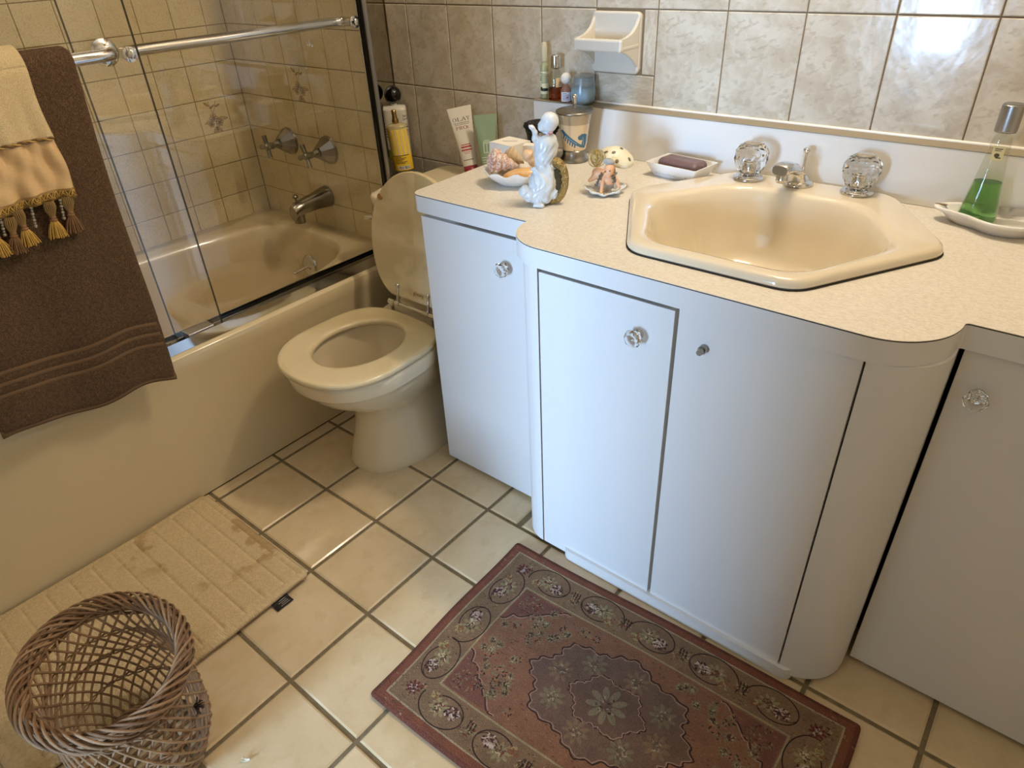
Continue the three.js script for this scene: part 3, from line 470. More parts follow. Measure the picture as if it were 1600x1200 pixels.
// ---------------------------------------------------------------- things on the ledge
const liquid = (c, d = 0.02) => phys({ color: 0xffffff, transmission: 1, thickness: 0.02, roughness: 0.02, ior: 1.34, attenuationColor: new THREE.Color(c), attenuationDistance: d });
const clear = phys({ color: 0xf4f4ee, transmission: 1, thickness: 0, roughness: 0.03, ior: 1.5 });
const LY = 0.8824;
{
  let t = thing('spray_bottle', 'slim pale green spray bottle at the end of the ledge', 'bottle', [0.3735, LY, -0.799], 0.7);
  const lab = canvasTex(128, 256, (g, w, h) => { g.fillStyle = '#dfe0c0'; g.fillRect(0, 0, w, h); g.fillStyle = '#49603a'; for (let k = 0; k < 9; k++) g.fillRect(30 + (k * 37) % 20, 20 + k * 13, 40 + (k * 23) % 30, 6); g.fillStyle = '#20261a'; g.beginPath(); g.ellipse(64, 206, 26, 18, 0, 0, 7); g.fill(); g.fillRect(40, 176, 12, 26); });
  lab.offset.x = 0.5;
  mesh('body', lathe([[0, 0], [0.0095, 0], [0.0105, 0.003], [0.0105, 0.078], [0.007, 0.086], [0.006, 0.09]], 24), phys({ color: 0xdde2b8, transmission: 0.6, roughness: 0.12, thickness: 0 }), t);
  mesh('label', lathe([[0.0108, 0.012], [0.0108, 0.066]], 24), std({ map: lab, roughness: 0.5 }), t); mesh('cap', lathe([[0.0065, 0.088], [0.0085, 0.09], [0.0085, 0.118], [0.006, 0.133], [0, 0.134]], 20), phys({ color: 0xe9e6cf, transmission: 0.5, roughness: 0.15, thickness: 0 }), t);
  t = thing('perfume_bottle', 'amber half-filled glass bottle with a chrome cap on the ledge', 'bottle', [0.4110, LY, -0.7975], 0.6);
  mesh('glass', lathe([[0, 0], [0.019, 0], [0.0202, 0.003], [0.0202, 0.05], [0.0165, 0.063], [0.010, 0.07], [0.009, 0.075]], 28), clear, t);
  mesh('liquid', lathe([[0, 0.001], [0.0182, 0.001], [0.0188, 0.004], [0.0188, 0.031], [0, 0.031]], 28), liquid('#cc7226', 0.028), t, 'amber liquid');
  const print = canvasTex(256, 128, (g, w, h) => { g.fillStyle = '#d8b98c'; g.fillRect(0, 0, w, h); g.fillStyle = '#33281c'; g.font = '34px serif'; g.fillText('L X Σ', 80, 40); g.fillRect(86, 56, 70, 6); g.fillRect(86, 76, 84, 6); g.fillRect(86, 96, 60, 6); });
  mesh('label', new THREE.CylinderGeometry(0.0205, 0.0205, 0.022, 20, 1, true, 0.05, 1.1).translate(0, 0.044, 0), std({ map: print, roughness: 0.5 }), t);
  mesh('cap', lathe([[0, 0.075], [0.012, 0.075], [0.0124, 0.078], [0.0124, 0.104], [0.011, 0.107], [0, 0.107]], 24), M.chrome, t);
  t = thing('small_bottle', 'tiny bottle with a white ball cap and paper label on the ledge', 'bottle', [0.4500, LY, -0.788], 0.6);
  mesh('glass', lathe([[0, 0], [0.0125, 0], [0.0135, 0.002], [0.0135, 0.03], [0.0085, 0.037], [0.006, 0.043]], 24), phys({ color: 0xe2b8a4, transmission: 0.7, roughness: 0.08, thickness: 0 }), t);
  const sl = canvasTex(128, 96, (g, w, h) => { g.fillStyle = '#e6e4ea'; g.fillRect(0, 0, w, h); g.fillStyle = '#4a5a8c'; for (let k = 0; k < 5; k++) g.fillRect(24, 12 + k * 16, 50 + (k * 29) % 30, 6); g.fillStyle = '#b86070'; g.fillRect(70, 44, 22, 20); });
  mesh('label', new THREE.CylinderGeometry(0.0138, 0.0138, 0.022, 20, 1, true, -1, 2).translate(0, 0.014, 0), std({ map: sl, roughness: 0.6 }), t);
  mesh('ball_cap', sphere(0, 0.0555, 0, 0.0138, 24, 16), M.white, t);
  t = thing('candle_jar', 'frosted glass jar with a pale blue candle on the ledge', 'candle', [0.5005, LY, -0.791], 0.5); t.scale.set(1.14, 1, 1.14);
  mesh('wax', lathe([[0, 0.001], [0.021, 0.001], [0.0255, 0.01], [0.0265, 0.024], [0.0255, 0.038], [0, 0.038]], 32), std({ color: 0x9cc4dc, roughness: 0.6 }), t, 'pale blue wax');
  mesh('jar', lathe([[0, 0], [0.0215, 0], [0.0265, 0.009], [0.0278, 0.026], [0.0262, 0.046], [0.0235, 0.056], [0.0235, 0.062], [0.0222, 0.062], [0.0222, 0.056], [0.025, 0.045]], 36), phys({ color: 0xe2e8ea, transmission: 0.85, roughness: 0.25, thickness: 0 }), t);
  mesh('lid', lathe([[0, 0.066], [0.021, 0.066], [0.0232, 0.064], [0.0232, 0.0622], [0, 0.0622]], 32), phys({ color: 0xccd2d0, transmission: 0.7, roughness: 0.2, thickness: 0 }), t);
}
// ---------------------------------------------------------------- things on the tank
const TY = 0.6528;
{
  let t = thing('lotion_bottle', 'white bottle with a black ball cap in the corner on the toilet tank', 'bottle', [-0.1985, TY, -0.776], 0.7);
  const lb = canvasTex(512, 512, (g, w, h) => { g.fillStyle = '#d9d4c6'; g.fillRect(0, 0, w, h); g.fillStyle = '#23211f'; g.font = 'bold 30px serif'; g.fillText('Marc', 300, 70); g.fillText('Jacobs', 296, 100); g.save(); g.translate(330, 380); g.rotate(-1.35); g.font = 'italic bold 84px serif'; g.fillText('Daisy', 0, 0); g.restore(); g.fillStyle = '#6f7d2e'; g.fillRect(140, 400, 200, 112); g.fillStyle = '#2d3316'; for (let k = 0; k < 6; k++) g.fillRect(150 + k * 4, 130 + k * 26, 30, 8); });
  const rb = (w, d, y) => { const o = []; for (let i = 0; i <= 48; i++) { const a = i / 48 * 2 * PI - PI, s = Math.sin(a), c = Math.cos(a); o.push(V(w * Math.sign(s) * Math.abs(s) ** 0.55, y, d * Math.sign(c) * Math.abs(c) ** 0.55)); } return o; };
  const ys = [0, 0.055, 0.11, 0.158, 0.165];
  mesh('body', loft([0, 0.038, 0.076, 0.114, 0.152].map(y => rb(0.0365, 0.0215, y)), { closed: false }), phys({ map: lb, roughness: 0.3, clearcoat: 0.4 }), t);
  mesh('shoulder', loft([rb(0.0365, 0.0215, 0.152), rb(0.034, 0.019, 0.162), rb(0.01, 0.008, 0.165)], { closed: false }), std({ color: 0xd9d4c6, roughness: 0.3 }), t); mesh('neck', T(new THREE.CylinderGeometry(0.010, 0.010, 0.012, 20), 0, 0.168, 0), M.white, t); mesh('ball_cap', sphere(0, 0.1945, 0, 0.0265, 32, 24), M.blackGloss, t, 'glossy black ball cap');
  t = thing('body_mist', 'yellow striped spray bottle leaning on the toilet tank', 'bottle', [-0.102, TY, -0.7], 0.75);
  const yl = canvasTex(512, 512, (g, w, h) => { g.fillStyle = '#e8c83c'; g.fillRect(0, 0, w, h); for (let k = 0; k < 26; k++) { g.fillStyle = k % 2 ? '#ecd877' : '#d8b8c8'; g.fillRect(k * 20, 0, 7, 320); } g.fillStyle = '#e6bd2c'; g.fillRect(0, 330, w, 182); g.fillStyle = '#40321a'; g.font = 'bold 32px sans-serif'; for (let k = 0; k < 6; k++) g.fillRect(196, 336 + k * 16, 60 + (k * 41) % 60, 8); g.fillRect(180, 318, 150, 10); g.fillStyle = '#f2e9d6'; g.fillRect(212, 452, 110, 46); g.fillStyle = '#1c1812'; for (let k = 0; k < 12; k++) g.fillRect(216 + k * 9, 456, 2 + (k * 7) % 5, 38); });
  const rc = (r, y) => { const o = []; for (let i = 0; i <= 40; i++) { const a = i / 40 * 2 * PI - PI; o.push(V(r * Math.sin(a), y, r * 0.72 * Math.cos(a))); } return o; };
  mesh('body', loft([0, 0.0305, 0.061, 0.0915, 0.122].map(y => rc(0.0305, y)), { closed: false }), phys({ map: yl, roughness: 0.25, clearcoat: 0.5 }), t);
  mesh('shoulder', loft([rc(0.0305, 0.122), rc(0.0295, 0.13), rc(0.02, 0.135), rc(0.008, 0.137)], { closed: false }), phys({ color: 0xe8dca8, transmission: 0.6, roughness: 0.1, thickness: 0 }), t);
  mesh('pump', lathe([[0, 0.135], [0.010, 0.135], [0.010, 0.147], [0.008, 0.149], [0.0065, 0.16], [0.007, 0.162], [0.007, 0.174], [0, 0.175]], 20), std({ color: 0xb08f5c, metalness: 1, roughness: 0.2 }), t, 'gold pump'); mesh('base', T(new THREE.CylinderGeometry(0.0285, 0.0285, 0.002, 32), 0, 0.001, 0).scale(1, 1, 0.72), M.matte, t);
  t.rotation.z = 0.06;
  // squeeze tubes standing on their caps
  const squeeze = (label, pos, turn, lean, h, w, map, cap, capH, capMat) => {
    const q = thing('squeeze_tube', label, 'tube', pos, turn); q.rotation.order = 'YXZ'; q.rotation.z = lean[1]; q.rotation.x = lean[0];
    const n = 12, R = []; for (let i = 0; i <= n; i++) { const s = i / n, o = [], rx = lerp(0.021, w, s ** 1.1), rz = lerp(0.019, 0.0014, Math.min(1, s * 1.06)); for (let j = 0; j <= 40; j++) { const a = j / 40 * 2 * PI - PI; o.push(V(rx * Math.sin(a), capH + s * (h - capH), rz * Math.cos(a))); } R.push(o); }
    mesh('body', loft(R, { closed: false }), phys({ map, roughness: 0.4, clearcoat: 0.2 }), q); mesh('cap', lathe([[0, 0], [0.0195, 0], [0.0205, 0.003], [0.0205, capH], [0, capH]], 28), capMat, q); return q;
  };
  const olay = canvasTex(512, 640, (g, w, h) => { g.fillStyle = '#d9d2c6'; g.fillRect(0, 0, w, h); g.textAlign = 'center'; g.fillStyle = '#2c2a28'; g.font = '54px serif'; g.fillText('OLAY', 256, 150); g.font = 'bold 17px serif'; g.fillText('PROFESSIONAL', 256, 176); g.fillRect(196, 186, 120, 4); g.fillStyle = '#7a2c30'; g.font = '50px serif'; g.fillText('PRO', 246, 240); g.font = '36px serif'; g.fillText('X', 300, 240); g.fillStyle = '#b04a4c'; g.fillRect(210, 402, 92, 10); g.fillRect(204, 422, 104, 20); g.fillRect(200, 456, 112, 18); g.fillStyle = '#c08a86'; g.fillRect(222, 484, 70, 8); g.fillRect(230, 500, 54, 8); g.fillStyle = '#5c5854'; g.fillRect(196, 570, 120, 8); });
  squeeze('white squeeze tube with black and red lettering against the wall tiles', [0.136, TY + 0.0085, -0.752], 0.62, [-0.27, 0.17], 0.186, 0.036, olay, null, 0.022, std({ color: 0x8c2430, roughness: 0.4 }));
  const green = canvasTex(256, 320, (g, w, h) => { g.fillStyle = '#869a78'; g.fillRect(0, 0, w, h); g.fillStyle = '#b9c4a8'; g.fillRect(112, 158, 34, 60); g.fillStyle = '#7f8f70'; g.fillRect(118, 164, 8, 48); g.fillRect(131, 164, 8, 48); g.fillStyle = '#a9b898'; g.beginPath(); g.arc(129, 158, 17, PI, 0); g.fill(); g.fillStyle = '#c8d0b8'; for (let k = 0; k < 4; k++) g.fillRect(96 + k * 3, 240 + k * 14, 66 - k * 6, 5); });
  squeeze('sage green squeeze tube beside the white tube', [0.208, TY + 0.007, -0.748], 0.6, [-0.25, 0.05], 0.172, 0.034, green, null, 0.02, std({ color: 0x5d6f55, roughness: 0.5 }));
}
//@@PART4
// ---------------------------------------------------------------- things on the countertop
const K0 = CY + 0.0003;
{ // shell-shaped dish and its seashells
  const t = thing('shell_dish', 'white fluted porcelain dish holding seashells', 'dish', [0.528, K0, -0.474], 0.55);
  const R = [], n = 60; for (const [r, y, f] of [[0.030, 0, 0], [0.033, 0.001, 0], [0.05, 0.014, 0.02], [0.062, 0.026, 0.05], [0.066, 0.032, 0.08], [0.064, 0.033, 0.08], [0.058, 0.026, 0.05], [0.044, 0.013, 0.02], [0.022, 0.008, 0]]) { const o = []; for (let i = 0; i < n; i++) { const a = i / n * 2 * PI, w = 1 + f * (0.5 * Math.cos(a * 11) + 0.4 * Math.cos(a * 5 + 1)); o.push(V(r * 1.08 * w * Math.cos(a), y + f * 0.04 * Math.cos(a * 9), r * 0.95 * w * Math.sin(a))); } R.push(o); }
  mesh('bowl', loft(R, { cap0: true, cap1: true }), M.white, t);
  const cone = shellGeo(0.075, 0.026, 5); const pinkShell = std({ map: tex(128, 128, (u, v) => { const b = fbm(u * 20, v * 20, 88, 20, 3), d = hash(Math.floor(u * 46), Math.floor(v * 46), 4); return mix3([226, 196, 176], d > 0.55 ? [178, 122, 106] : [240, 224, 208], 0.3 + 0.5 * b); }), roughness: 0.5, bumpMap: grainBump, bumpScale: 0.002 });
  let s = solo('cone_shell', cone, pinkShell, 'rough pink and white seashell on top of the dish', 'seashell'); s.position.set(0.506, K0 + 0.046, -0.462); s.rotation.set(0.5, 0.55, 0.95);
  s = solo('clam_shell', new THREE.SphereGeometry(1, 28, 16, 0, 2 * PI, 0, PI / 2).scale(0.042, 0.017, 0.021), phys({ color: 0xd9a86e, roughness: 0.25, clearcoat: 0.5 }), 'smooth tan seashell lying in the dish beside the cherub', 'seashell'); s.position.set(0.556, K0 + 0.024, -0.458); s.rotation.set(0.05, 0.5, 0.18);
  s = solo('scallop_shell', new THREE.SphereGeometry(1, 30, 14, 0, 2 * PI, 0, PI / 2).scale(0.03, 0.014, 0.026), phys({ color: 0xcdb07c, roughness: 0.3, clearcoat: 0.4 }), 'honey coloured seashell at the toilet side of the dish', 'seashell'); s.position.set(0.487, K0 + 0.022, -0.50); s.rotation.set(-0.1, 0.4, 0.25);
  s = solo('whelk_shell', shellGeo(0.05, 0.019, 4), std({ color: 0xe0c8a4, roughness: 0.5, bumpMap: grainBump, bumpScale: 0.002 }), 'small cream whelk seashell behind the pink one', 'seashell'); s.position.set(0.503, K0 + 0.046, -0.508); s.rotation.set(-0.3, 0.6, 1.2);
  s = solo('tusk_shell', shellGeo(0.05, 0.014, 3), std({ color: 0xd8b48c, roughness: 0.4 }), 'beige pointed seashell with a grey tip under the box', 'seashell'); s.position.set(0.545, K0 + 0.046, -0.512); s.rotation.set(0.2, 0.4, 0.35);
}
function shellGeo(len, rad, turns) {                       // spiral shell, axis y, centred
  const R = [], n = 28, m = 46; for (let i = 0; i <= m; i++) { const s = i / m, o = [], r = rad * (s < 0.78 ? 0.08 + 0.92 * (s / 0.78) ** 0.9 : Math.cos((s - 0.78) / 0.22 * 1.35)); for (let j = 0; j < n; j++) { const a = j / n * 2 * PI, w = 1 + 0.1 * Math.sin(s * turns * 2 * PI + a) + 0.05 * Math.sin(a * 9 + s * 30); o.push(V(r * w * Math.cos(a), (s - 0.5) * len, r * w * Math.sin(a))); } R.push(o); }
  return loft(R, { cap0: true, cap1: true });
}
{ // boxes
  const face = canvasTex(256, 256, (g, w, h) => { g.fillStyle = '#ece7dc'; g.fillRect(0, 0, w, h); g.fillStyle = '#3c3834'; g.textAlign = 'center'; g.font = 'bold 21px serif'; g.translate(128, 128); g.rotate(-0.7); g.translate(-128, -128); for (let k = 0; k < 12; k++) g.fillRect(58 + k * 12, 112, 8, 14); for (let k = 0; k < 16; k++) g.fillRect(70 + k * 8, 140, 5, 8); });
  let t = thing('carton', 'small white cosmetics carton behind the seashell dish', 'box', [0.424, K0, -0.588], -0.12);
  mesh('body', box(-0.038, 0.038, 0, 0.0545, -0.034, 0.034, 0.001), M.matte, t); const p = mesh('top_flap', box(-0.038, 0.038, 0.0547, 0.0557, -0.034, 0.034, 0.0004), M.matte, t); const q = mesh('print', new THREE.PlaneGeometry(0.072, 0.064).rotateX(-PI / 2).translate(0, 0.0561, 0), std({ map: face, roughness: 0.7 }), p);
  t = thing('carton', 'narrow white carton half hidden behind the cherub', 'box', [0.498, K0, -0.575], 0.5);
  mesh('body', box(-0.017, 0.017, 0, 0.061, -0.012, 0.012, 0.001), M.matte, t); const lp = canvasTex(128, 128, (g) => { g.fillStyle = '#efe9dc'; g.fillRect(0, 0, 128, 128); g.fillStyle = '#6a625a'; for (let k = 0; k < 4; k++) g.fillRect(34 + k * 16, 74, 10, 20); }); mesh('print', new THREE.PlaneGeometry(0.032, 0.04).translate(0, 0.036, 0.0124), std({ map: lp, roughness: 0.7 }), t);
}
{ // black ornament: rough lumpy cap on a dark stem
  const t = thing('black_ornament', 'black rough textured ornament with a wide top behind the cherub', 'ornament', [0.457, K0, -0.672], facing(0.457, -0.672));
  const lump = new THREE.SphereGeometry(1, 60, 40), P = lump.attributes.position; for (let i = 0; i < P.count; i++) { const x = P.getX(i), y = P.getY(i), z = P.getZ(i), k = 1 + 0.16 * (fbm(x * 7 + 20, z * 7 + y * 7 + 20, 14, 256, 3) - 0.5) * 2; P.setXYZ(i, x * 0.043 * k, y * 0.017 * k, z * 0.032 * k); } lump.computeVertexNormals();
  const m = std({ color: 0x15120e, roughness: 0.35, bumpMap: grainBump, bumpScale: 0.004 });
  const a = mesh('top', lump, m, t); a.position.set(0, 0.076, 0); a.rotation.z = -0.08;
  mesh('body', lathe([[0, 0], [0.033, 0], [0.036, 0.01], [0.034, 0.035], [0.037, 0.06], [0.04, 0.072], [0, 0.076]], 28), std({ color: 0x100d0b, roughness: 0.3 }), t);
}
{ // pewter and glass tumbler with a bluebird
  const t = thing('lidded_tumbler', 'glass tumbler with a bluebird print, pewter foot and pewter lid', 'tumbler', [0.538, K0, -0.70], facing(0.538, -0.7));
  const art = canvasTex(512, 320, (g, w, h) => { g.fillStyle = '#b09a78'; g.fillRect(0, 0, w, h); g.fillStyle = '#dcc29a'; g.fillRect(120, 96, 272, 224); g.strokeStyle = '#2d6480'; g.lineCap = 'round'; g.lineWidth = 24; g.beginPath(); g.moveTo(178, 146); g.quadraticCurveTo(236, 210, 300, 262); g.stroke(); g.lineWidth = 9; for (let k = 0; k < 6; k++) { g.beginPath(); g.moveTo(190 + k * 14, 166 + k * 12); g.lineTo(182 + k * 15, 200 + k * 14); g.stroke(); } g.lineWidth = 40; g.beginPath(); g.moveTo(296, 190); g.quadraticCurveTo(340, 160, 318, 262); g.stroke(); g.lineWidth = 12; g.beginPath(); g.moveTo(262, 232); g.lineTo(330, 282); g.moveTo(300, 168); g.lineTo(340, 182); g.stroke(); g.strokeStyle = '#8fb4c4'; g.lineWidth = 4; g.beginPath(); g.moveTo(310, 190); g.lineTo(318, 250); g.moveTo(200, 178); g.lineTo(270, 236); g.stroke(); g.fillStyle = '#2d6480'; g.fillRect(252, 296, 6, 14); });
  art.offset.x = 0.5; art.repeat.set(1, 1);
  mesh('glass', lathe([[0.0285, 0.026], [0.032, 0.045], [0.0345, 0.07], [0.038, 0.095], [0.0425, 0.114]], 40), phys({ map: art, roughness: 0.12, clearcoat: 1, clearcoatRoughness: 0.03, metalness: 0.25 }), t, 'printed glass wall');
  mesh('foot', lathe([[0, 0], [0.036, 0], [0.037, 0.003], [0.033, 0.008], [0.029, 0.016], [0.0285, 0.024], [0.03, 0.028], [0, 0.028]], 40), M.pewter, t);
  const l = mesh('lid', lathe([[0, 0.1135], [0.045, 0.1135], [0.0465, 0.116], [0.0455, 0.119], [0.034, 0.123], [0.02, 0.124], [0.014, 0.127], [0, 0.128]], 40), M.pewter, t); mesh('finial', lathe([[0, 0.1275], [0.005, 0.128], [0.0035, 0.134], [0.0055, 0.138], [0.004, 0.142], [0.0065, 0.148], [0.0055, 0.154], [0, 0.156]], 18), M.chrome, l);
}
{ // cherub figurine, turned so that its +x runs across the view
  const t = thing('cherub_figurine', 'white porcelain cherub with a raised arm and a bronze wing', 'figurine', [0.668, K0, -0.394], facing(0.668, -0.394));
  const q = (px, py, z = 0) => [((790 + px / 8) - 845) / 747, Math.max(0.004, (322 - (180 + py / 8)) / 747 / 0.95), z];
  const porcelain = phys({ color: 0xcfd3d4, roughness: 0.35, clearcoat: 0.3, clearcoatRoughness: 0.2 });
  const body = capsules([[q(540, 200), q(530, 222), 0.0184, 0.0172], [q(462, 235, 0.003), q(445, 262, 0.003), 0.009, 0.0075], [q(418, 228, 0.002), q(426, 236, 0.002), 0.0026], [q(520, 300), q(505, 390), 0.0075, 0.009], [q(440, 420), q(540, 420), 0.0135, 0.0135], [q(485, 440), q(475, 560), 0.0225, 0.0215], [q(475, 560), q(462, 660), 0.021, 0.0175], [q(400, 412, 0.005), q(368, 372, 0.008), 0.008, 0.0068], [q(368, 372, 0.008), q(366, 300, 0.01), 0.0064, 0.0048], [q(366, 300, 0.01), q(340, 252, 0.011), 0.0046, 0.0038], [q(340, 252, 0.011), q(300, 224, 0.012), 0.0034, 0.002], [q(338, 254, 0.012), q(306, 244, 0.014), 0.0026, 0.0016], [q(344, 250, 0.009), q(330, 222, 0.009), 0.0024, 0.0016], [q(565, 390, -0.002), q(590, 470, -0.006), 0.0095, 0.008], [q(590, 470, -0.006), q(580, 560, 0.0), 0.0078, 0.007],
    [q(455, 690), q(445, 800, 0.004), 0.0165, 0.021], [q(520, 720, 0.006), q(500, 900, 0.016), 0.0125, 0.0145], [q(400, 745, 0.009), q(410, 920, 0.016), 0.012, 0.0125], [q(560, 740, -0.004), q(560, 960, -0.002), 0.0135, 0.0165], [q(500, 800), q(520, 960), 0.019, 0.02], [q(440, 880, 0.002), q(430, 1010, 0.002), 0.0275, 0.026], [q(545, 860, -0.002), q(560, 1000, -0.002), 0.019, 0.019], [q(520, 1000), q(440, 1060), 0.016], [q(420, 1000, 0.008), q(300, 1005, 0.01), 0.0185, 0.0165], [q(300, 1005, 0.01), q(222, 968, 0.012), 0.0155, 0.012], [q(222, 968, 0.012), q(232, 912, 0.013), 0.0105, 0.0062], [q(205, 950, 0.016), q(215, 905, 0.018), 0.005, 0.0035], [q(400, 1050, 0.016), q(400, 1110, 0.022), 0.0115, 0.0092], [q(350, 1112, 0.026), q(435, 1118, 0.028), 0.0055, 0.006], [q(330, 700, 0.014), q(400, 720, 0.014), 0.0042, 0.006]], 0.0035);
  const fold = p => Math.max(0.0006 - p.y, body(p) + 0.0048 * (fbm(p.x * 190 + 40 + 2 * Math.sin(p.y * 90), p.y * 70 + p.z * 130 + 40, 61, 256, 3) - 0.5) * (1 - sstep(0.118, 0.13, p.y)));
  mesh('body', sdfMesh(fold, [0.0, 0.096, 0.0], 0.105, 112), porcelain, t);
  const W = []; for (let i = 0; i <= 30; i++) { const s = i / 30, a = lerp(1.95, -2.1, s), c = q(560, 860), o = [], w = 0.0165 * Math.sin(PI * clamp(0.06 + s * 0.92)) ** 0.6; for (let j = 0; j < 14; j++) { const b = j / 14 * 2 * PI; const r = 0.0275 * (1 + 0.06 * Math.sin(s * 9)) + w * 0.62 * Math.cos(b); o.push(V(c[0] + r * 0.95 * Math.cos(a) + 0.001, Math.max(0.0015, c[1] + r * 1.38 * Math.sin(a)), 0.006 + 0.55 * w * Math.sin(b) + 0.0012 * Math.sin(s * 60))); } W.push(o); }
  const bronze = std({ color: 0xa88a52, metalness: 0.7, roughness: 0.34, bumpMap: grainBump, bumpScale: 0.003 });
  mesh('wing', loft(W, { cap0: true, cap1: true }), bronze, t, 'curved bronze wing');
  { const c = q(600, 870); const w2 = sphere(0, 0, 0, 1, 24, 16).scale(0.0165, 0.031, 0.005); w2.rotateZ(-0.3).translate(c[0] + 0.001, c[1] - 0.001, 0.010); mesh('wing_feathers', w2, std({ color: 0x4e4630, metalness: 0.5, roughness: 0.5, bumpMap: grainBump, bumpScale: 0.004 }), t, 'dark bronze feathers'); }
  const fl = []; for (let k = 0; k < 16; k++) { const s = k / 15, c = q(lerp(425, 565, s), 318 + 34 * Math.sin(s * PI) - 20 * s); fl.push(sphere(c[0] + rr(-0.001, 0.001), c[1] + rr(-0.0015, 0.0015), 0.009 + rr(-0.003, 0.002), rr(0.0026, 0.0036), 8, 6)); }
  mesh('garland', fl.slice(0, 10), std({ color: 0x9a7a58, roughness: 0.6 }), t, 'brown flower garland'); mesh('garland_roses', fl.slice(10), std({ color: 0xd8a0a0, roughness: 0.6 }), t, 'pink garland flowers');
}
{ // fairy lying on a leaf under a toadstool
  const t = thing('fairy_figurine', 'fairy crawling on a leaf under a spotted toadstool', 'figurine', [0.744, K0, -0.517], facing(0.744, -0.517));
  const q = (px, py, z = 0) => [((900 + px / 10.91) - 942) / 728, Math.max(0.001, (305 - (210 + py / 10.91)) / 728 / 0.95 - z * 0.32), z];
  const leafM = phys({ color: 0xd9dad2, roughness: 0.35, clearcoat: 0.3 }), skin = std({ color: 0xe0aa80, roughness: 0.5 });
  const petal = (a, len, w, up) => { const g = cloth((u, v) => { const s = u, x = (v - 0.5) * 2 * w * Math.sin(PI * clamp(0.1 + 0.86 * s)) ** 0.7; return [x, 0.0016 + up * s * s + 0.0035 * (v - 0.5) ** 2 * 4 + 0.0008 * Math.sin(s * 20), 0.004 + s * len]; }, 12, 8, 0.0026); return g.rotateY(a); };
  for (const [a, l, w, u] of [[-0.05, 0.030, 0.015, 0.004], [0.9, 0.038, 0.015, 0.010], [1.7, 0.041, 0.015, 0.012], [2.7, 0.03, 0.014, 0.008], [-2.6, 0.03, 0.014, 0.008], [-1.6, 0.040, 0.016, 0.012], [-0.8, 0.036, 0.015, 0.009]]) mesh('leaf_lobe', petal(a, l, w, u), leafM, t);
  const b = capsules([[q(525, 590, 0.012), q(525, 615, 0.013), 0.0112, 0.0104], [q(470, 640, 0.017), q(520, 655, 0.018), 0.0045], [q(492, 612, 0.0205), q(492, 616, 0.021), 0.0017], [q(540, 690, 0.004), q(530, 770, 0.004), 0.006, 0.0125], [q(530, 780, 0.004), q(470, 810, -0.012), 0.013, 0.012], [q(470, 810, -0.012), q(330, 800, -0.02), 0.0115, 0.0125], [q(455, 715, 0.008), q(420, 800, 0.014), 0.0046, 0.0044], [q(420, 800, 0.014), q(405, 900, 0.02), 0.0044, 0.0036], [q(405, 905, 0.02), q(395, 915, 0.025), 0.0036, 0.0026], [q(605, 715, 0.006), q(655, 800, 0.008), 0.0046, 0.0044], [q(655, 800, 0.008), q(705, 880, 0.012), 0.0044, 0.003], [q(330, 800, -0.02), q(280, 830, -0.014), 0.0085, 0.0066], [q(280, 830, -0.014), q(200, 870, -0.01), 0.0064, 0.004]], 0.0022);
  mesh('body', sdfMesh(p => Math.max(b(p), 0.0012 - p.y), [0.0, 0.03, 0.0], 0.056, 96), skin, t);
  { const e = (px, py) => { const c = q(px, py, 0.0); return sphere(c[0], c[1] - 0.0068, 0.0228, 0.0013, 10, 8); }; mesh('eyes', [e(455, 582), e(535, 572)], M.black, t); }
  const cap = q(515, 520, 0.006); mesh('bonnet', sphere(0, 0, 0, 1, 24, 14).scale(0.0122, 0.0068, 0.0105).rotateZ(-0.15).translate(cap[0], cap[1] + 0.0032, 0.006), std({ color: 0xb8bcba, roughness: 0.6, bumpMap: grainBump, bumpScale: 0.002 }), t, 'grey white bonnet');
  const hair = []; for (let k = 0; k < 22; k++) { const c = q(rr(570, 650), rr(620, 790), 0.012); hair.push(sphere(c[0], c[1], c[2] + rr(-0.002, 0.003), rr(0.0016, 0.003), 8, 6)); } for (let k = 0; k < 20; k++) { const s = k / 19, c = q(lerp(400, 310, s) + rr(-14, 14), lerp(690, 890, s), 0.0); hair.push(sphere(c[0], c[1], c[2] + 0.006, rr(0.0015, 0.0028), 8, 6)); }
  mesh('beads', hair, std({ color: 0x6b675c, roughness: 0.4, metalness: 0.3 }), t, 'dark grey bead trim');
  const th = []; for (let k = 0; k < 30; k++) { const a = rr(0, 6.28), c = q(305, 520, -0.008), r = rr(0.007, 0.016); const pts = []; for (let i = 0; i <= 8; i++) { const s = i / 8 * 2 * PI; pts.push(V(c[0] + r * Math.cos(s) * Math.cos(a) + 0.004 * Math.cos(a * 3), c[1] + 0.002 + r * 1.15 * Math.sin(s), c[2] + r * Math.cos(s) * Math.sin(a))); } th.push(tube(pts, 0.00042, 24, 5)); }
  mesh('wing_threads', th, std({ color: 0xc0a860, metalness: 0.6, roughness: 0.35 }), t, 'tangled gold thread wings');
  const cc = q(675, 400, 0), spin = g => g.rotateZ(-0.3).rotateX(0.25).translate(cc[0] - 0.001, cc[1] - 0.017, -0.043);
  const capP = [[0, 0.017], [0.010, 0.0163], [0.022, 0.0115], [0.034, 0.003], [0.0385, -0.003], [0.036, -0.0065], [0.02, -0.004], [0, -0.003]];
  const cp = mesh('toadstool_cap', spin(lathe(capP, 36)), std({ color: 0xe2dcc0, roughness: 0.4, bumpMap: grainBump, bumpScale: 0.001 }), t, 'cream spotted cap');
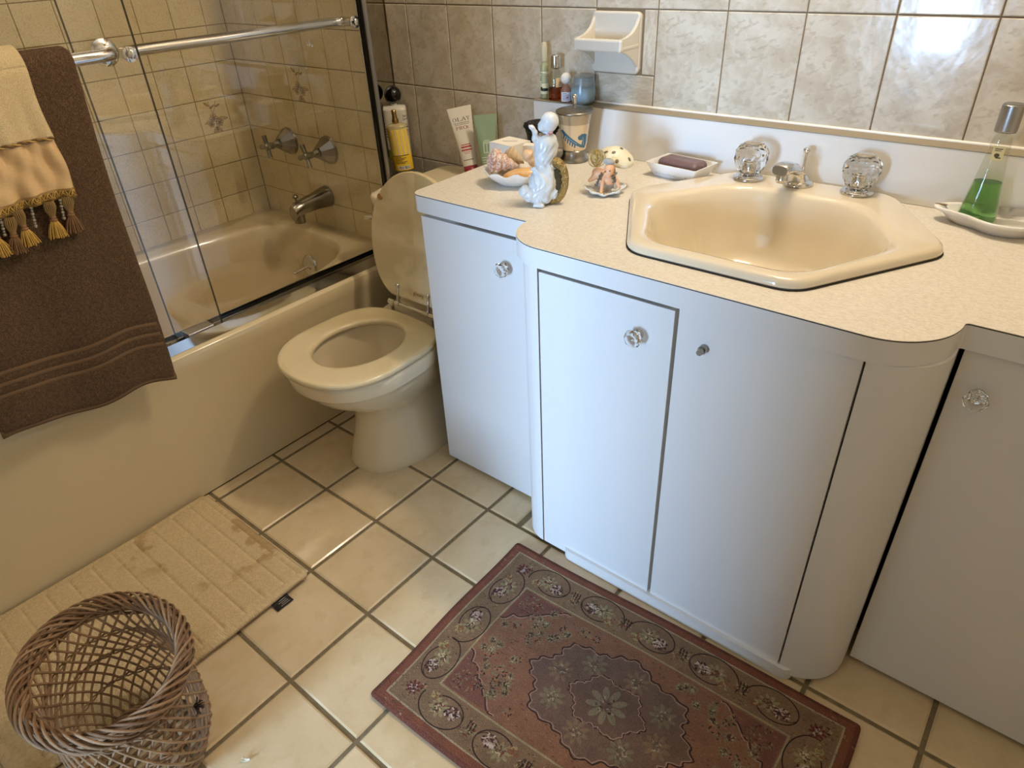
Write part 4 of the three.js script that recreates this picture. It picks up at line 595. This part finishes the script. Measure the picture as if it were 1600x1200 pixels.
  for (const [r, a] of [[0.006, -1.2], [0.019, 2.4], [0.027, 0.55], [0.031, 1.7], [0.03, 2.9]]) { let i = 0; while (capP[i + 1][0] < r) i++; const k = (r - capP[i][0]) / (capP[i + 1][0] - capP[i][0]), y = lerp(capP[i][1], capP[i + 1][1], k), sl = Math.atan2(capP[i][1] - capP[i + 1][1], capP[i + 1][0] - capP[i][0]);
    mesh('spot', spin(sphere(0, 0, 0, 1, 14, 8).scale(0.0048, 0.0009, 0.004).rotateZ(-sl).translate(r, y, 0).rotateY(-a)), std({ color: 0x6a604a, roughness: 0.5 }), cp); }
  const s0 = q(690, 500, -0.012); mesh('toadstool_stem', tube([[0.022, 0.002, -0.012], [0.0225, 0.018, -0.014], [0.021, 0.03, -0.024], [0.012, cc[1] - 0.016, -0.038]], 0.0036, 16, 10), std({ color: 0xb8a884, roughness: 0.5 }), t);
}
{ // soap tray
  const t = thing('soap_tray', 'white rectangular soap tray with flared sides', 'tray', [0.822, K0, -0.715], -0.12);
  const rc = (w, d, y) => [[-w, d], [w, d], [w, -d], [-w, -d]], R = [[0.052, 0.032, 0], [0.067, 0.045, 0.030], [0.0675, 0.0455, 0.031], [0.065, 0.043, 0.031], [0.051, 0.031, 0.004]];
  mesh('tray', loft(R.map(([w, d, y]) => polyRing(rc(w, d), 0.004, y, 3, 3)), { cap0: true, cap1: true, crease: 0.5 }), M.white, t);
  for (let k = 0; k < 22; k++) { const x = -0.042 + k * 0.004; mesh('flute', rod([x, 0.004, 0.0345], [x, 0.010, 0.0372], 0.0009, 0.0009, 6), M.white, t); }
  const s = solo('soap_bar', new RoundedBoxGeometry(0.106, 0.032, 0.054, 5, 0.012), std({ color: 0x6e5552, roughness: 0.45, bumpMap: waveBump, bumpScale: 0.003 }), 'purple brown bar of soap in the white tray', 'soap'); s.position.set(0.824, K0 + 0.0225, -0.716); s.rotation.y = -0.14;
}
{ // scalloped ceramic dish and the green bottle standing in it
  const t = thing('scalloped_dish', 'white scalloped ceramic dish under the green bottle', 'dish', [1.452, K0, -0.727], 0.1);
  const R = [], n = 96; for (const [k, y] of [[0.66, 0], [0.7, 0.0005], [0.8, 0.009], [0.88, 0.0165], [1.0, 0.0215], [1.0, 0.0255], [0.95, 0.0265], [0.86, 0.0245], [0.76, 0.012], [0.5, 0.0055]]) { const o = []; for (let i = 0; i < n; i++) { const a = i / n * 2 * PI, l = 1 - 0.22 * Math.abs(Math.sin(a * 2)) ** 2.2 * (0.4 + 0.6 * k); let x = 0.114 * k * l * Math.cos(a), z = 0.074 * k * l * Math.sin(a) * (1 + 0.1 * Math.cos(a)); z = clamp(z, -0.036, 0.2); o.push(V(x, y, z)); } R.push(o); }
  mesh('bowl', loft(R, { cap0: true, cap1: true }), M.white, t);
  mesh('handle_slot', sphere(0, 0, 0, 1, 14, 8).scale(0.011, 0.0012, 0.004).translate(-0.103, 0.0262, -0.005), std({ color: 0x7a6448, roughness: 0.6 }), t, 'small handle slot');
  const b = thing('green_bottle', 'tall clear bottle half filled with green liquid in the scalloped dish', 'bottle', [1.408, K0 + 0.0062, -0.728], facing(1.408, -0.728));
  const sq = (r, y) => { const o = []; for (let i = 0; i < 32; i++) { const a = i / 32 * 2 * PI, c = Math.cos(a), s = Math.sin(a); o.push(V(r * Math.sign(c) * Math.abs(c) ** 0.8, y, r * 0.8 * Math.sign(s) * Math.abs(s) ** 0.8)); } return o.reverse(); };
  mesh('glass', loft([sq(0.031, 0), sq(0.0325, 0.003), sq(0.0225, 0.075), sq(0.0175, 0.115), sq(0.0145, 0.145), sq(0.009, 0.152), sq(0.007, 0.16)], { cap0: true }), clear, b);
  mesh('liquid', loft([sq(0.0295, 0.0025), sq(0.0305, 0.005), sq(0.0215, 0.0695)], { cap0: true, cap1: true }), liquid('#84cc76', 0.05), b, 'green liquid');
  const st = canvasTex(64, 96, (g) => { g.fillStyle = '#d8cfa0'; g.fillRect(0, 0, 64, 96); g.fillStyle = '#4a4426'; g.fillRect(12, 16, 40, 6); g.fillRect(12, 28, 34, 5); g.beginPath(); g.arc(30, 62, 14, 0, 7); g.fill(); g.fillRect(26, 74, 28, 8); });
  mesh('sticker', new THREE.PlaneGeometry(0.018, 0.024).translate(0.0, 0.122, 0.0148), std({ map: st, roughness: 0.6 }), b);
  mesh('cap', lathe([[0, 0.155], [0.0165, 0.155], [0.017, 0.158], [0.017, 0.197], [0.015, 0.2], [0, 0.2]], 28), M.satin, b, 'brushed metal cap');
}
//@@PART5
// ---------------------------------------------------------------- towels on the bar
const terryBump = tex(512, 512, (u, v) => 0.65 * fbm(u * 128, v * 128, 41, 128, 2) + 0.35 * hash(Math.floor(u * 512), Math.floor(v * 512), 6), { srgb: false });
function terry(c0, c1, rep, bump = 0.008) { const m = tex(256, 256, (u, v) => mix3(c0, c1, clamp(fbm(u * 90, v * 90, 43, 90, 2) * 1.3 - 0.15))); m.repeat.set(...rep); const b = terryBump.clone(); b.repeat.set(...rep); return std({ map: m, roughness: 1, bumpMap: b, bumpScale: bump }); }
{
  const t = thing('bath_towel', 'brown terry bath towel draped over the shower door bar', 'towel', [0, 0, 0]);
  const BX = -0.012, BY = 1.083, R = 0.0185;
  const L0 = 0.655, LT = PI * R, L1 = 0.50, LS = L0 + LT + L1;
  const f = (u, v) => {
    let s = u * LS, x, y; const wob = 0.010 * Math.sin(v * 7.3 + 0.6) + 0.006 * Math.sin(v * 15 + 2);
    const zr = 0.171, w = 0.345;
    if (s < L0) { const k = 1 - s / L0; y = BY - (L0 - s); x = BX + R + k * (0.006 + wob) + 0.006 * k; const hem = lerp(0.0, 0.036, v) * k * k + 0.010 * Math.sin(v * 9) * k * k; y += hem - 0.024 * k * k; return [x, y, zr + v * w + 0.043 * k ** 1.3 + 0.012 * Math.sin(k * 5) * (1 - v) * 0.6]; }
    if (s < L0 + LT) { const a = (s - L0) / R; return [BX + R * Math.cos(a), BY + R * Math.sin(a), zr + v * w]; }
    const d = s - L0 - LT, k = d / L1; return [BX - R - 0.004 * k, BY - d, zr + v * w + 0.02 * k];
  };
  const band = u => { const d = u * LS; let k = 0; for (const c of [0.088, 0.112, 0.136]) k += Math.exp(-(((d - c) / 0.0075) ** 2)); return k; };
  const th = (u, v) => { const e = Math.min(v, 1 - v), b = band(u); const hem = u * LS < 0.012 ? 0.55 : 1; return (0.0155 - 0.009 * Math.min(1, b)) * Math.min(1, 0.25 + (e / 0.05) ** 0.5) * hem; };
  mesh('cloth', cloth(f, 200, 60, th), terry([92, 68, 46], [146, 113, 80], [2.6, 8]), t);
  const bm = std({ color: 0x72573c, roughness: 0.9 });
  for (const c of [0.088, 0.112, 0.136]) mesh('woven_band', cloth((u, v) => { const p = f((c - 0.004 + 0.008 * u) / LS, lerp(0.02, 0.98, v)); return [p[0] + 0.0048, p[1], p[2]]; }, 2, 60, 0.0012), bm, t, 'flat woven band');
  mesh('hem', cloth((u, v) => f(0.012 * u, v), 3, 60, 0.010), bm, t, 'folded hem');
}
{
  const t = thing('hand_towel', 'cream hand towel with satin panel and gold tassels over the brown towel', 'towel', [0, 0, 0]);
  const BX = -0.012, BY = 1.083, R = 0.0325, L0 = 0.225, LT = PI * R, L1 = 0.26, LS = L0 + LT + L1, zr = 0.258, w = 0.24;
  const f = (u, v) => { const s = u * LS, fold = 0.004 * Math.sin(v * 26 + 1) + 0.003 * Math.sin(v * 47); if (s < L0) { const k = 1 - s / L0; return [BX + R + k * (0.008 + fold) + 0.001, BY - (L0 - s) + 0.0035 * Math.sin(v * 8) * k, zr + v * w + 0.008 * k + 0.004 * Math.sin(k * 6) * (1 - v)]; }
    if (s < L0 + LT) { const a = (s - L0) / R; return [BX + R * Math.cos(a), BY + R * Math.sin(a), zr + v * w - 0.012 * Math.sin(a) * 0]; } const d = s - L0 - LT; return [BX - R, BY - d, zr + v * w]; };
  const uc = 0.108 / LS, part = (a, b) => (u, v) => f(lerp(a, b, u), v);
  mesh('terry_panel', cloth(part(uc, 1), 90, 48, 0.009), terry([238, 206, 150], [252, 232, 188], [2, 4.5], 0.0025), t);
  const sat = std({ color: 0xd9b582, roughness: 0.42, bumpMap: grainBump, bumpScale: 0.0004 });
  mesh('satin_panel', cloth((u, v) => { const p = f(lerp(0.0, uc, u), v); p[0] += 0.0022 * Math.sin(v * 64 + 5 * u) * sstep(0.2, 1, u) + 0.0022 * Math.sin(v * 33 - 9 * u); return p; }, 24, 90, 0.005), sat, t, 'gathered satin panel');
  const cordG = [], cordM = [std({ color: 0x6e5028, roughness: 0.5 }), std({ color: 0xc09a58, roughness: 0.45 })];
  for (let k = 0; k < 2; k++) { const pts = []; for (let i = 0; i <= 160; i++) { const v = i / 160, p = f(uc, v), a = v * 60 + k * PI; pts.push(V(p[0] + 0.0055 + 0.0016 * Math.cos(a), p[1] + 0.0016 * Math.sin(a), p[2])); } mesh('twisted_cord', tube(pts, 0.0018, 260, 6), cordM[k], t); }
  mesh('braid', cloth((u, v) => { const p = f(lerp(-0.001, 0.017, u) / LS, v); return [p[0] + 0.0035, p[1], p[2]]; }, 4, 48, 0.003), std({ color: 0x8d6c34, roughness: 0.5 }), t, 'gold braid trim');
  for (let k = 0; k < 3; k++) { const pts = []; for (let i = 0; i <= 240; i++) { const v = i / 240, p = f((0.008 + 0.0055 * Math.sin(v * 110 + k * 2.1)) / LS, v); pts.push(V(p[0] + 0.0058 + 0.0008 * Math.cos(v * 220 + k), p[1], p[2] + 0.0015 * Math.cos(v * 220 + k))); } mesh('braid_loop', tube(pts, 0.0011, 420, 5), std({ color: [0xc8a24c, 0x7c5c2a, 0xb08a40][k], roughness: 0.4 }), t); }
  const gold = [std({ color: 0xd0a650, roughness: 0.55 }), std({ color: 0x8a6540, roughness: 0.6 }), std({ color: 0x9c7c4c, roughness: 0.55 })];
  const tassel = (z, y, len, sw, m) => {                   // knot, neck and a skirt of strands
    const g = new THREE.Group(); g.name = 'tassel'; g.position.set(BX + R + 0.013, y, z); g.rotation.x = sw; t.add(g);
    const hd = []; for (let k = 0; k < 18; k++) { const a = k / 18 * 2 * PI, c = Math.cos(a), s = Math.sin(a); hd.push(tube([[0.006 * c, 0, 0.008 * s], [0.0078 * c, -0.012, 0.0095 * s], [0.0035 * c, -0.03, 0.0035 * s]], 0.0013, 8, 4)); }
    mesh('head', hd, gold[2], g); mesh('knot', [sphere(0, -0.031, 0, 0.0058, 14, 10), new THREE.TorusGeometry(0.005, 0.0022, 8, 18).rotateX(PI / 2).translate(0, -0.0355, 0)], gold[1], g);
    const sk = []; for (let k = 0; k < 46; k++) { const a = k * 2.39996, q = Math.sqrt((k + 0.5) / 46), c = Math.cos(a), s = Math.sin(a), e = rr(0.9, 1.05) * len; sk.push(tube([[0.003 * q * c, -0.034, 0.003 * q * s], [0.0095 * q * c, -0.034 - e * 0.45, 0.0115 * q * s], [0.0125 * q * c, -0.034 - e, 0.0175 * q * s]], 0.0011, 6, 4)); }
    mesh('skirt', sk, m, g);
  };
  tassel(0.281, 0.862, 0.034, -0.12, gold[1]); tassel(0.314, 0.862, 0.036, -0.1, gold[0]); tassel(0.369, 0.861, 0.034, -0.02, gold[0]); tassel(0.385, 0.853, 0.034, -0.16, gold[1]); tassel(0.417, 0.858, 0.036, -0.02, gold[0]); tassel(0.455, 0.86, 0.036, 0, gold[1]);
  const bead = phys({ color: 0xd8cdb8, transmission: 0.6, roughness: 0.05, thickness: 0.004 });
  for (const z of [0.294, 0.345, 0.398]) { const bs = []; for (let k = 0; k < 7; k++) bs.push(new THREE.IcosahedronGeometry(k % 2 ? 0.0026 : 0.0035, 0).translate(BX + R + 0.014, 0.858 - k * 0.0056, z + k * 0.0009)); mesh('bead_strand', bs, bead, t, 'clear glass beads'); }
}
// ---------------------------------------------------------------- bath mat
{
  const t = thing('bath_mat', 'tan ribbed memory foam bath mat along the tub', 'bath mat', [0, 0, 0]);
  const X0 = -0.030, X1 = 0.424, Z0 = 0.224, Z1 = 0.84, nr = 12;
  const blot = (u, v) => sstep(0.56, 0.62, fbm(u * 5 + 3, v * 4, 91, 64, 5)) * sstep(0.4, 0.55, fbm(u * 2 + 9, v * 3, 95, 64, 3));
  const map = tex(768, 512, (u, v) => { const n = fbm(u * 160, v * 120, 97, 160, 2), b = blot(u, v); return mix3(mix3([206, 180, 136], [226, 202, 160], n), [176, 144, 98], 0.7 * b); });
  const gb = grainBump.clone(); gb.repeat.set(6, 4);
  const g = cloth((u, v) => {                               // u across x, v along z
    const du = Math.min(u, 1 - u) * (X1 - X0), dv = Math.min(v, 1 - v) * (Z1 - Z0), e = Math.min(du, dv);
    const rib = Math.abs(((v * nr) % 1) - 0.5) * 2, groove = (rib > 0.8 ? -0.0065 * sstep(0.8, 1, rib) : 0) * sstep(0.012, 0.018, e);
    const edge = e < 0.024 ? -0.0045 * Math.exp(-(((e - 0.0135) / 0.0035) ** 2)) : 0, rnd0 = -0.006 * (1 - Math.min(1, e / 0.008)) ** 2;
    const r = 0.02, cxx = Math.max(0, r - du), czz = Math.max(0, r - dv), cr = Math.hypot(cxx, czz) > r ? r / Math.hypot(cxx, czz) : 1;
    const ux = u < 0.5 ? 1 : -1, vz = v < 0.5 ? 1 : -1;
    const px = lerp(X0, X1, u) + ux * cxx * (1 - cr), pz = lerp(Z0, Z1, v) + vz * czz * (1 - cr);
    return [px + 0.004 * Math.sin(v * 5), 0.0105 + groove + edge + rnd0 + 0.0012 * fbm(u * 9, v * 12, 33, 64, 2) + 0.004 * sstep(0.9, 1, u) * (0.5 + 0.5 * Math.sin(v * 6 + 1)), pz];
  }, 100, 330, 0.0155);
  mesh('pad', g, std({ map, roughness: 0.95, bumpMap: gb, bumpScale: 0.002 }), t);
  const tg = canvasTex(128, 96, (c, w, h) => { c.fillStyle = '#14110e'; c.fillRect(0, 0, w, h); c.fillStyle = '#b8b0a0'; for (let k = 0; k < 5; k++) c.fillRect(18 + k * 3, 14 + k * 14, 70 - (k * 17) % 30, 4); });
  mesh('care_label', cloth((u, v) => [0.418 + 0.034 * u, 0.012 - 0.009 * sstep(0, 0.5, u), 0.284 + 0.042 * v], 8, 4, 0.0012), std({ map: tg, roughness: 0.6 }), t, 'black care label');
}
// ---------------------------------------------------------------- oriental rug
{
  const W = 0.785, D = 0.485;
  const art = canvasTex(1600, 1000, (g, w, h) => {
    const px = w / W, rs = (() => { let s = 77; return () => (s = (s * 16807) % 2147483647) / 2147483647; })();
    g.fillStyle = '#74402f'; g.fillRect(0, 0, w, h); g.fillStyle = '#84503a'; g.fillRect(14, 14, w - 28, h - 28);
    const inset = (m, c) => { g.fillStyle = c; g.fillRect(m * px, m * px, w - 2 * m * px, h - 2 * m * px); };
    inset(0.021, '#ab9b7a'); inset(0.0245, '#876a4f'); inset(0.096, '#a3946f'); inset(0.100, '#8b624a'); for (let k = 0; k < 900; k++) { g.fillStyle = ['#77684a', '#9a8a66', '#5e4a36', '#8c7a58'][k % 4]; const e = rs() * 4, l = lerp(0.03, 0.092, rs()) * px; const x = e < 1 ? l : e < 2 ? w - l : rs() * w, y = e < 2 ? rs() * h : e < 3 ? l : h - l; g.fillRect(x, y, 9, 4); }
    const dab = (x, y, n, r, cs) => { for (let k = 0; k < n; k++) { const a = rs() * 6.28, d = r * Math.sqrt(rs()); g.fillStyle = cs[Math.floor(rs() * cs.length)]; g.save(); g.translate(x + d * Math.cos(a), y + d * Math.sin(a)); g.rotate(rs() * 3); g.fillRect(-5, -2.5, 10, 5); g.restore(); } };
    const flower = (x, y, r, c1, c2) => { for (let k = 0; k < 9; k++) { const a = k / 9 * 6.28; g.fillStyle = c1; g.beginPath(); g.ellipse(x + r * 0.62 * Math.cos(a), y + r * 0.62 * Math.sin(a), r * 0.36, r * 0.16, a, 0, 7); g.fill(); } dab(x, y, 22, r * 0.5, c2); };
    const jag = (pts, c, lw, dash = [9, 5]) => { g.strokeStyle = c; g.lineWidth = lw; g.setLineDash(dash); g.beginPath(); pts.forEach((p, i) => i ? g.lineTo(...p) : g.moveTo(...p)); g.stroke(); g.setLineDash([]); };
    const dark = '#2c1a16', B = 0.060 * px;
    // scrolls and blossoms along the border
    const unit = (x, y, a, flip) => { g.save(); g.translate(x, y); g.rotate(a); g.scale(1.35, 1.2 * flip); const p = []; for (let i = 0; i <= 40; i++) { const s = i / 40, th = lerp(-3.4, 2.9, s), r = lerp(70, 40, s); p.push([r * 1.25 * Math.cos(th), r * Math.sin(th)]); } jag(p, dark, 3.6, []); jag(p.map(([x, y], i) => [x * (0.95 - 0.012 * i) + 20, y * (0.95 - 0.012 * i)]).slice(18), '#4a3226', 3, []); flower(-14, -4, 34, '#9a8c66', ['#c2b08a', '#5a4632', '#8a7a56', '#6e3a34']); dab(26, 6, 44, 22, ['#5a2c2c', '#b89a8c', '#3a2420', '#c8b8a8']); dab(-46, 24, 26, 16, ['#a89868', '#8a5a40']); g.restore(); };
    const n1 = 5, n2 = 3;
    for (let k = 0; k < n1; k++) { const x = lerp(0.14, W - 0.14, k / (n1 - 1)) * px; unit(x, B, (k % 2) * 3.14, k % 2 ? -1 : 1); unit(x, h - B, (k % 2) * 3.14, k % 2 ? 1 : -1); if (k < n1 - 1) { const xm = lerp(0.14, W - 0.14, (k + 0.5) / (n1 - 1)) * px; for (const y of [B, h - B]) { dab(xm, y, 40, 34, ['#a4946c', '#8c7c58', '#4e3a2a', '#7a4034']); for (let q = -1; q <= 1; q++) jag([[xm + q * 13, y - 30], [xm + q * 13 + 6, y + 8]], dark, 5, [14, 3]); } } }
    for (let k = 0; k < n2; k++) { const y = lerp(0.13, D - 0.13, k / (n2 - 1)) * px; unit(B, y, 1.57 + (k % 2) * 3.14, k % 2 ? -1 : 1); unit(w - B, y, 1.57 + (k % 2) * 3.14, k % 2 ? 1 : -1); }
    for (const [x, y] of [[B, B], [w - B, B], [B, h - B], [w - B, h - B]]) { flower(x, y, 34, '#6a3430', ['#d0c0b4', '#b4a090', '#4a2422', '#5a2c2c']); dab(x + 30, y - 26, 16, 14, ['#a4946c', '#7a4034', '#2c1a16']); }
    // field: corner pieces, sprigs and the central medallion
    const fx0 = 0.102 * px, fx1 = w - fx0, fy0 = fx0, fy1 = h - fx0, cx = w / 2, cy = h / 2;
    const lobed = (rx, ry, n, am, c, fill) => { const p = []; for (let i = 0; i <= 200; i++) { const a = i / 200 * 2 * PI, r = 1 + am * Math.cos(a * n) + 0.03 * Math.cos(a * n * 4); p.push([cx + rx * r * Math.cos(a), cy + ry * r * Math.sin(a)]); } if (fill) { g.fillStyle = fill; g.beginPath(); p.forEach((q, i) => i ? g.lineTo(...q) : g.moveTo(...q)); g.fill(); } jag(p.map(([x, y]) => [x + 5 * (rs() - 0.5), y + 5 * (rs() - 0.5)]), c, 5, []); jag(p.map(([x, y]) => [cx + (x - cx) * 0.978 + 5 * (rs() - 0.5), cy + (y - cy) * 0.97 + 5 * (rs() - 0.5)]), '#a88474', 4, []); };
    for (const [sx, sy] of [[0, 0], [1, 0], [0, 1], [1, 1]]) { const X = sx ? fx1 : fx0, Y = sy ? fy1 : fy0, dx = sx ? -1 : 1, dy = sy ? -1 : 1; const p = []; for (let i = 0; i <= 30; i++) { const s = i / 30; p.push([X + dx * (250 * (1 - s) + 8 * Math.sin(s * 22)), Y + dy * (190 * s + 10 * Math.cos(s * 26))]); } g.fillStyle = '#7c5244'; g.beginPath(); g.moveTo(X, Y); p.forEach(q => g.lineTo(...q)); g.fill(); jag(p, '#b08c7c', 4, []); jag(p.map(([x, y]) => [x - dx * 5, y - dy * 5]), dark, 4, []); dab(X + dx * 70, Y + dy * 60, 60, 52, ['#7c6c4c', '#92805c', '#4a2a24', '#8a4a34']); }
    for (let k = 0; k < 700; k++) { g.fillStyle = ['#7c4e3a', '#a07258', '#6a4436', '#8a6a50'][k % 4]; g.fillRect(lerp(fx0 + 6, fx1 - 16, rs()), lerp(fy0 + 6, fy1 - 10, rs()), 10, 4); } lobed(330, 225, 8, 0.07, dark, '#735a4c'); lobed(150, 110, 6, 0.1, '#3a241e', '#6f5648');
    for (let k = 0; k < 8; k++) { const a = k / 8 * 2 * PI + 0.2; flower(cx + 235 * Math.cos(a), cy + 158 * Math.sin(a), 54, k % 2 ? '#7d7058' : '#846a52', ['#958a70', '#a89c80', '#5a5040', '#6e5848']); }
    flower(cx, cy, 84, '#857860', ['#a8a088', '#625848', '#8a6858', '#3a2420']);
    for (let k = 0; k < 150; k++) { const a = rs() * 6.28, rX = lerp(1.2, 1.75, rs()), x = cx + 330 * rX * Math.cos(a), y = cy + 225 * rX * Math.sin(a); if (x < fx0 + 30 || x > fx1 - 30 || y < fy0 + 30 || y > fy1 - 30) continue; rs() < 0.5 ? flower(x, y, 24, '#8a7a58', ['#a89a78', '#4a3024', '#6c5c44']) : dab(x, y, 20, 20, ['#8c7c5c', '#3a2420', '#a86848', '#766a54']); }
    const im = g.getImageData(0, 0, w, h), d = im.data; for (let i = 0; i < w * h; i++) { const x = i % w, y = Math.floor(i / w), n = 0.80 + 0.4 * hash(x >> 1, y >> 1, 9) * 0.7 + 0.16 * fbm(x / 40, y / 40, 19, 64, 3); for (let k = 0; k < 3; k++) d[i * 4 + k] = Math.min(255, d[i * 4 + k] * n); } g.putImageData(im, 0, 0);
  });
  const pile = terryBump.clone(); pile.repeat.set(4, 2.5);
  const g = cloth((u, v) => { const e = Math.min(Math.min(u, 1 - u) * D, Math.min(v, 1 - v) * W); return [(v - 0.5) * W + 0.002 * Math.sin(u * 9), 0.0052 + 0.0012 * Math.sin(v * 11 + u * 4) * sstep(0, 0.05, e) + 0.0012 - 0.003 * (1 - Math.min(1, e / 0.006)) ** 2, (0.5 - u) * D + 0.0025 * Math.sin(v * 8)]; }, 90, 150, 0.008);
  const r = solo('area_rug', g, std({ map: art, roughness: 1, bumpMap: pile, bumpScale: 0.005 }), 'rust and olive oriental rug in front of the sink cabinet', 'rug', [1.157, 0.0008, 0.075], 0.035);
}
// ---------------------------------------------------------------- wicker basket
{
  const CX = 0.520, CZ = 0.652, t = thing('wicker_basket', 'brown wicker waste basket with open lattice sides', 'basket', [CX, 0.001, CZ]);
  const prof = [[0, 0.098, 0.080], [0.03, 0.118, 0.096], [0.08, 0.138, 0.112], [0.13, 0.140, 0.114], [0.18, 0.130, 0.106], [0.215, 0.128, 0.104], [0.245, 0.145, 0.118], [0.258, 0.154, 0.125]];
  const at = (s, a, off = 0) => { const y = s * 0.258; let i = 0; while (i < prof.length - 2 && prof[i + 1][0] < y) i++; const k = clamp((y - prof[i][0]) / (prof[i + 1][0] - prof[i][0])); const sx = lerp(prof[i][1], prof[i + 1][1], k) + off, sz = lerp(prof[i][2], prof[i + 1][2], k) + off; const sh = -0.012 * sstep(0, 1, s); return V(sx * Math.cos(a) + 0.012 + sh, y, sz * Math.sin(a)); };
  const wick = [[0xa8825e, 0xb8926c], [0x94704e, 0xa8845f], [0xbe9a74, 0x886646]].flat().map(c => std({ color: c, roughness: 0.55, bumpMap: grainBump, bumpScale: 0.001 }));
  const n = 33;
  for (let f = 0; f < 2; f++) for (let k = 0; k < n; k++) { const pts = []; for (let i = 0; i <= 9; i++) { const s = i / 9; pts.push(at(s * 0.93, (k + f * 0.5) / n * 2 * PI + (f ? 1 : -1) * s * 1.5, f ? 0.0012 : -0.0012)); } mesh('lattice_rod', tube(pts, 0.0023, 16, 5), wick[(k * 3 + f) % 6], t); }
  for (const [s, off] of [[0.28, 0], [0.52, 0], [0.74, 0]]) for (const ph of [0, PI]) { const pts = []; for (let i = 0; i <= 120; i++) { const a = i / 120 * 2 * PI; pts.push(at(s, a, 0.003 * Math.cos(a * 20 + ph)).add(V(0, 0.0025 * Math.sin(a * 20 + ph), 0))); } mesh('hoop', tube(pts, 0.0017, 240, 5, true), wick[ph ? 1 : 3], t); }
  // thick braided rim: strands winding round the mouth
  for (let k = 0; k < 14; k++) { const pts = [], ph = k / 14 * 2 * PI, tw = k % 2 ? 3 : -2, r = 0.009 + 0.006 * ((k * 7) % 3) / 2; for (let i = 0; i < 140; i++) { const a = i / 140 * 2 * PI; const b = ph + a * tw; pts.push(at(0.93, a, 0.004 + r * 0.75 * Math.cos(b)).add(V(0, 0.002 + r * 1.35 * Math.sin(b), 0))); } mesh('rim_strand', tube(pts, 0.0029, 300, 6, true), wick[k % 6], t); }
  for (let k = 0; k < 44; k++) { const a0 = k / 44 * 2 * PI, pts = []; for (let i = 0; i <= 10; i++) { const s = i / 10, b = lerp(-0.6, 3.6, s); pts.push(at(0.95, a0 + s * 0.8, 0.004 + 0.0135 * Math.cos(b)).add(V(0, 0.004 + 0.0165 * Math.sin(b), 0))); } mesh('rim_wrap', tube(pts, 0.0025, 20, 5), wick[(k * 5) % 6], t); }
  for (let k = 0; k < 6; k++) { const pts = [], ph = k / 6 * 2 * PI; for (let i = 0; i < 120; i++) { const a = i / 120 * 2 * PI, b = ph + a * 9; pts.push(at(0.03, a, 0.004 * Math.cos(b)).add(V(0, 0.003 + 0.005 * Math.sin(b), 0))); } mesh('foot_strand', tube(pts, 0.0025, 240, 5, true), wick[k], t); }
  for (let k = -4; k <= 4; k++) { const x = k * 0.019; const hz = 0.076 * Math.sqrt(Math.max(0, 1 - (x / 0.096) ** 2)); mesh('base_rod', rod([x + 0.012, 0.004, -hz], [x + 0.012, 0.004, hz], 0.003, 0.003, 6), wick[(k + 6) % 6], t); }
  // dried flower tied on the outside
  const df = []; const b0 = at(0.62, -0.62, 0.008); for (let k = 0; k < 26; k++) { const d = V(rr(0.2, 1), rr(-0.7, 0.9), rr(-1, 0.2)).normalize(); df.push(tube([b0, b0.clone().addScaledVector(d, 0.009).add(V(0, 0.001, 0)), b0.clone().addScaledVector(d, 0.017).add(V(rr(-0.003, 0.003), rr(-0.005, 0.004), rr(-0.003, 0.003)))], 0.0011, 6, 4)); }
  mesh('dried_flower', df, std({ color: 0x3a2618, roughness: 0.8 }), t, 'dark dried flower');
}
{ // crumb of white petal on the floor
  const g = cloth((u, v) => [(u - 0.5) * 0.016, 0.0018 + 0.004 * (u - 0.5) ** 2 * 4 + 0.001 * Math.sin(v * 6), (v - 0.5) * 0.009 * (1 - 0.7 * u)], 6, 5, 0.0012);
  solo('petal', g, std({ color: 0xd9cdb4, roughness: 0.8 }), 'tiny dried white petal on the floor tile near the basket', 'petal', [0.687, 0.0006, 0.558], 0.6);
}
// ---------------------------------------------------------------- hand over
renderer.render(scene, camera);
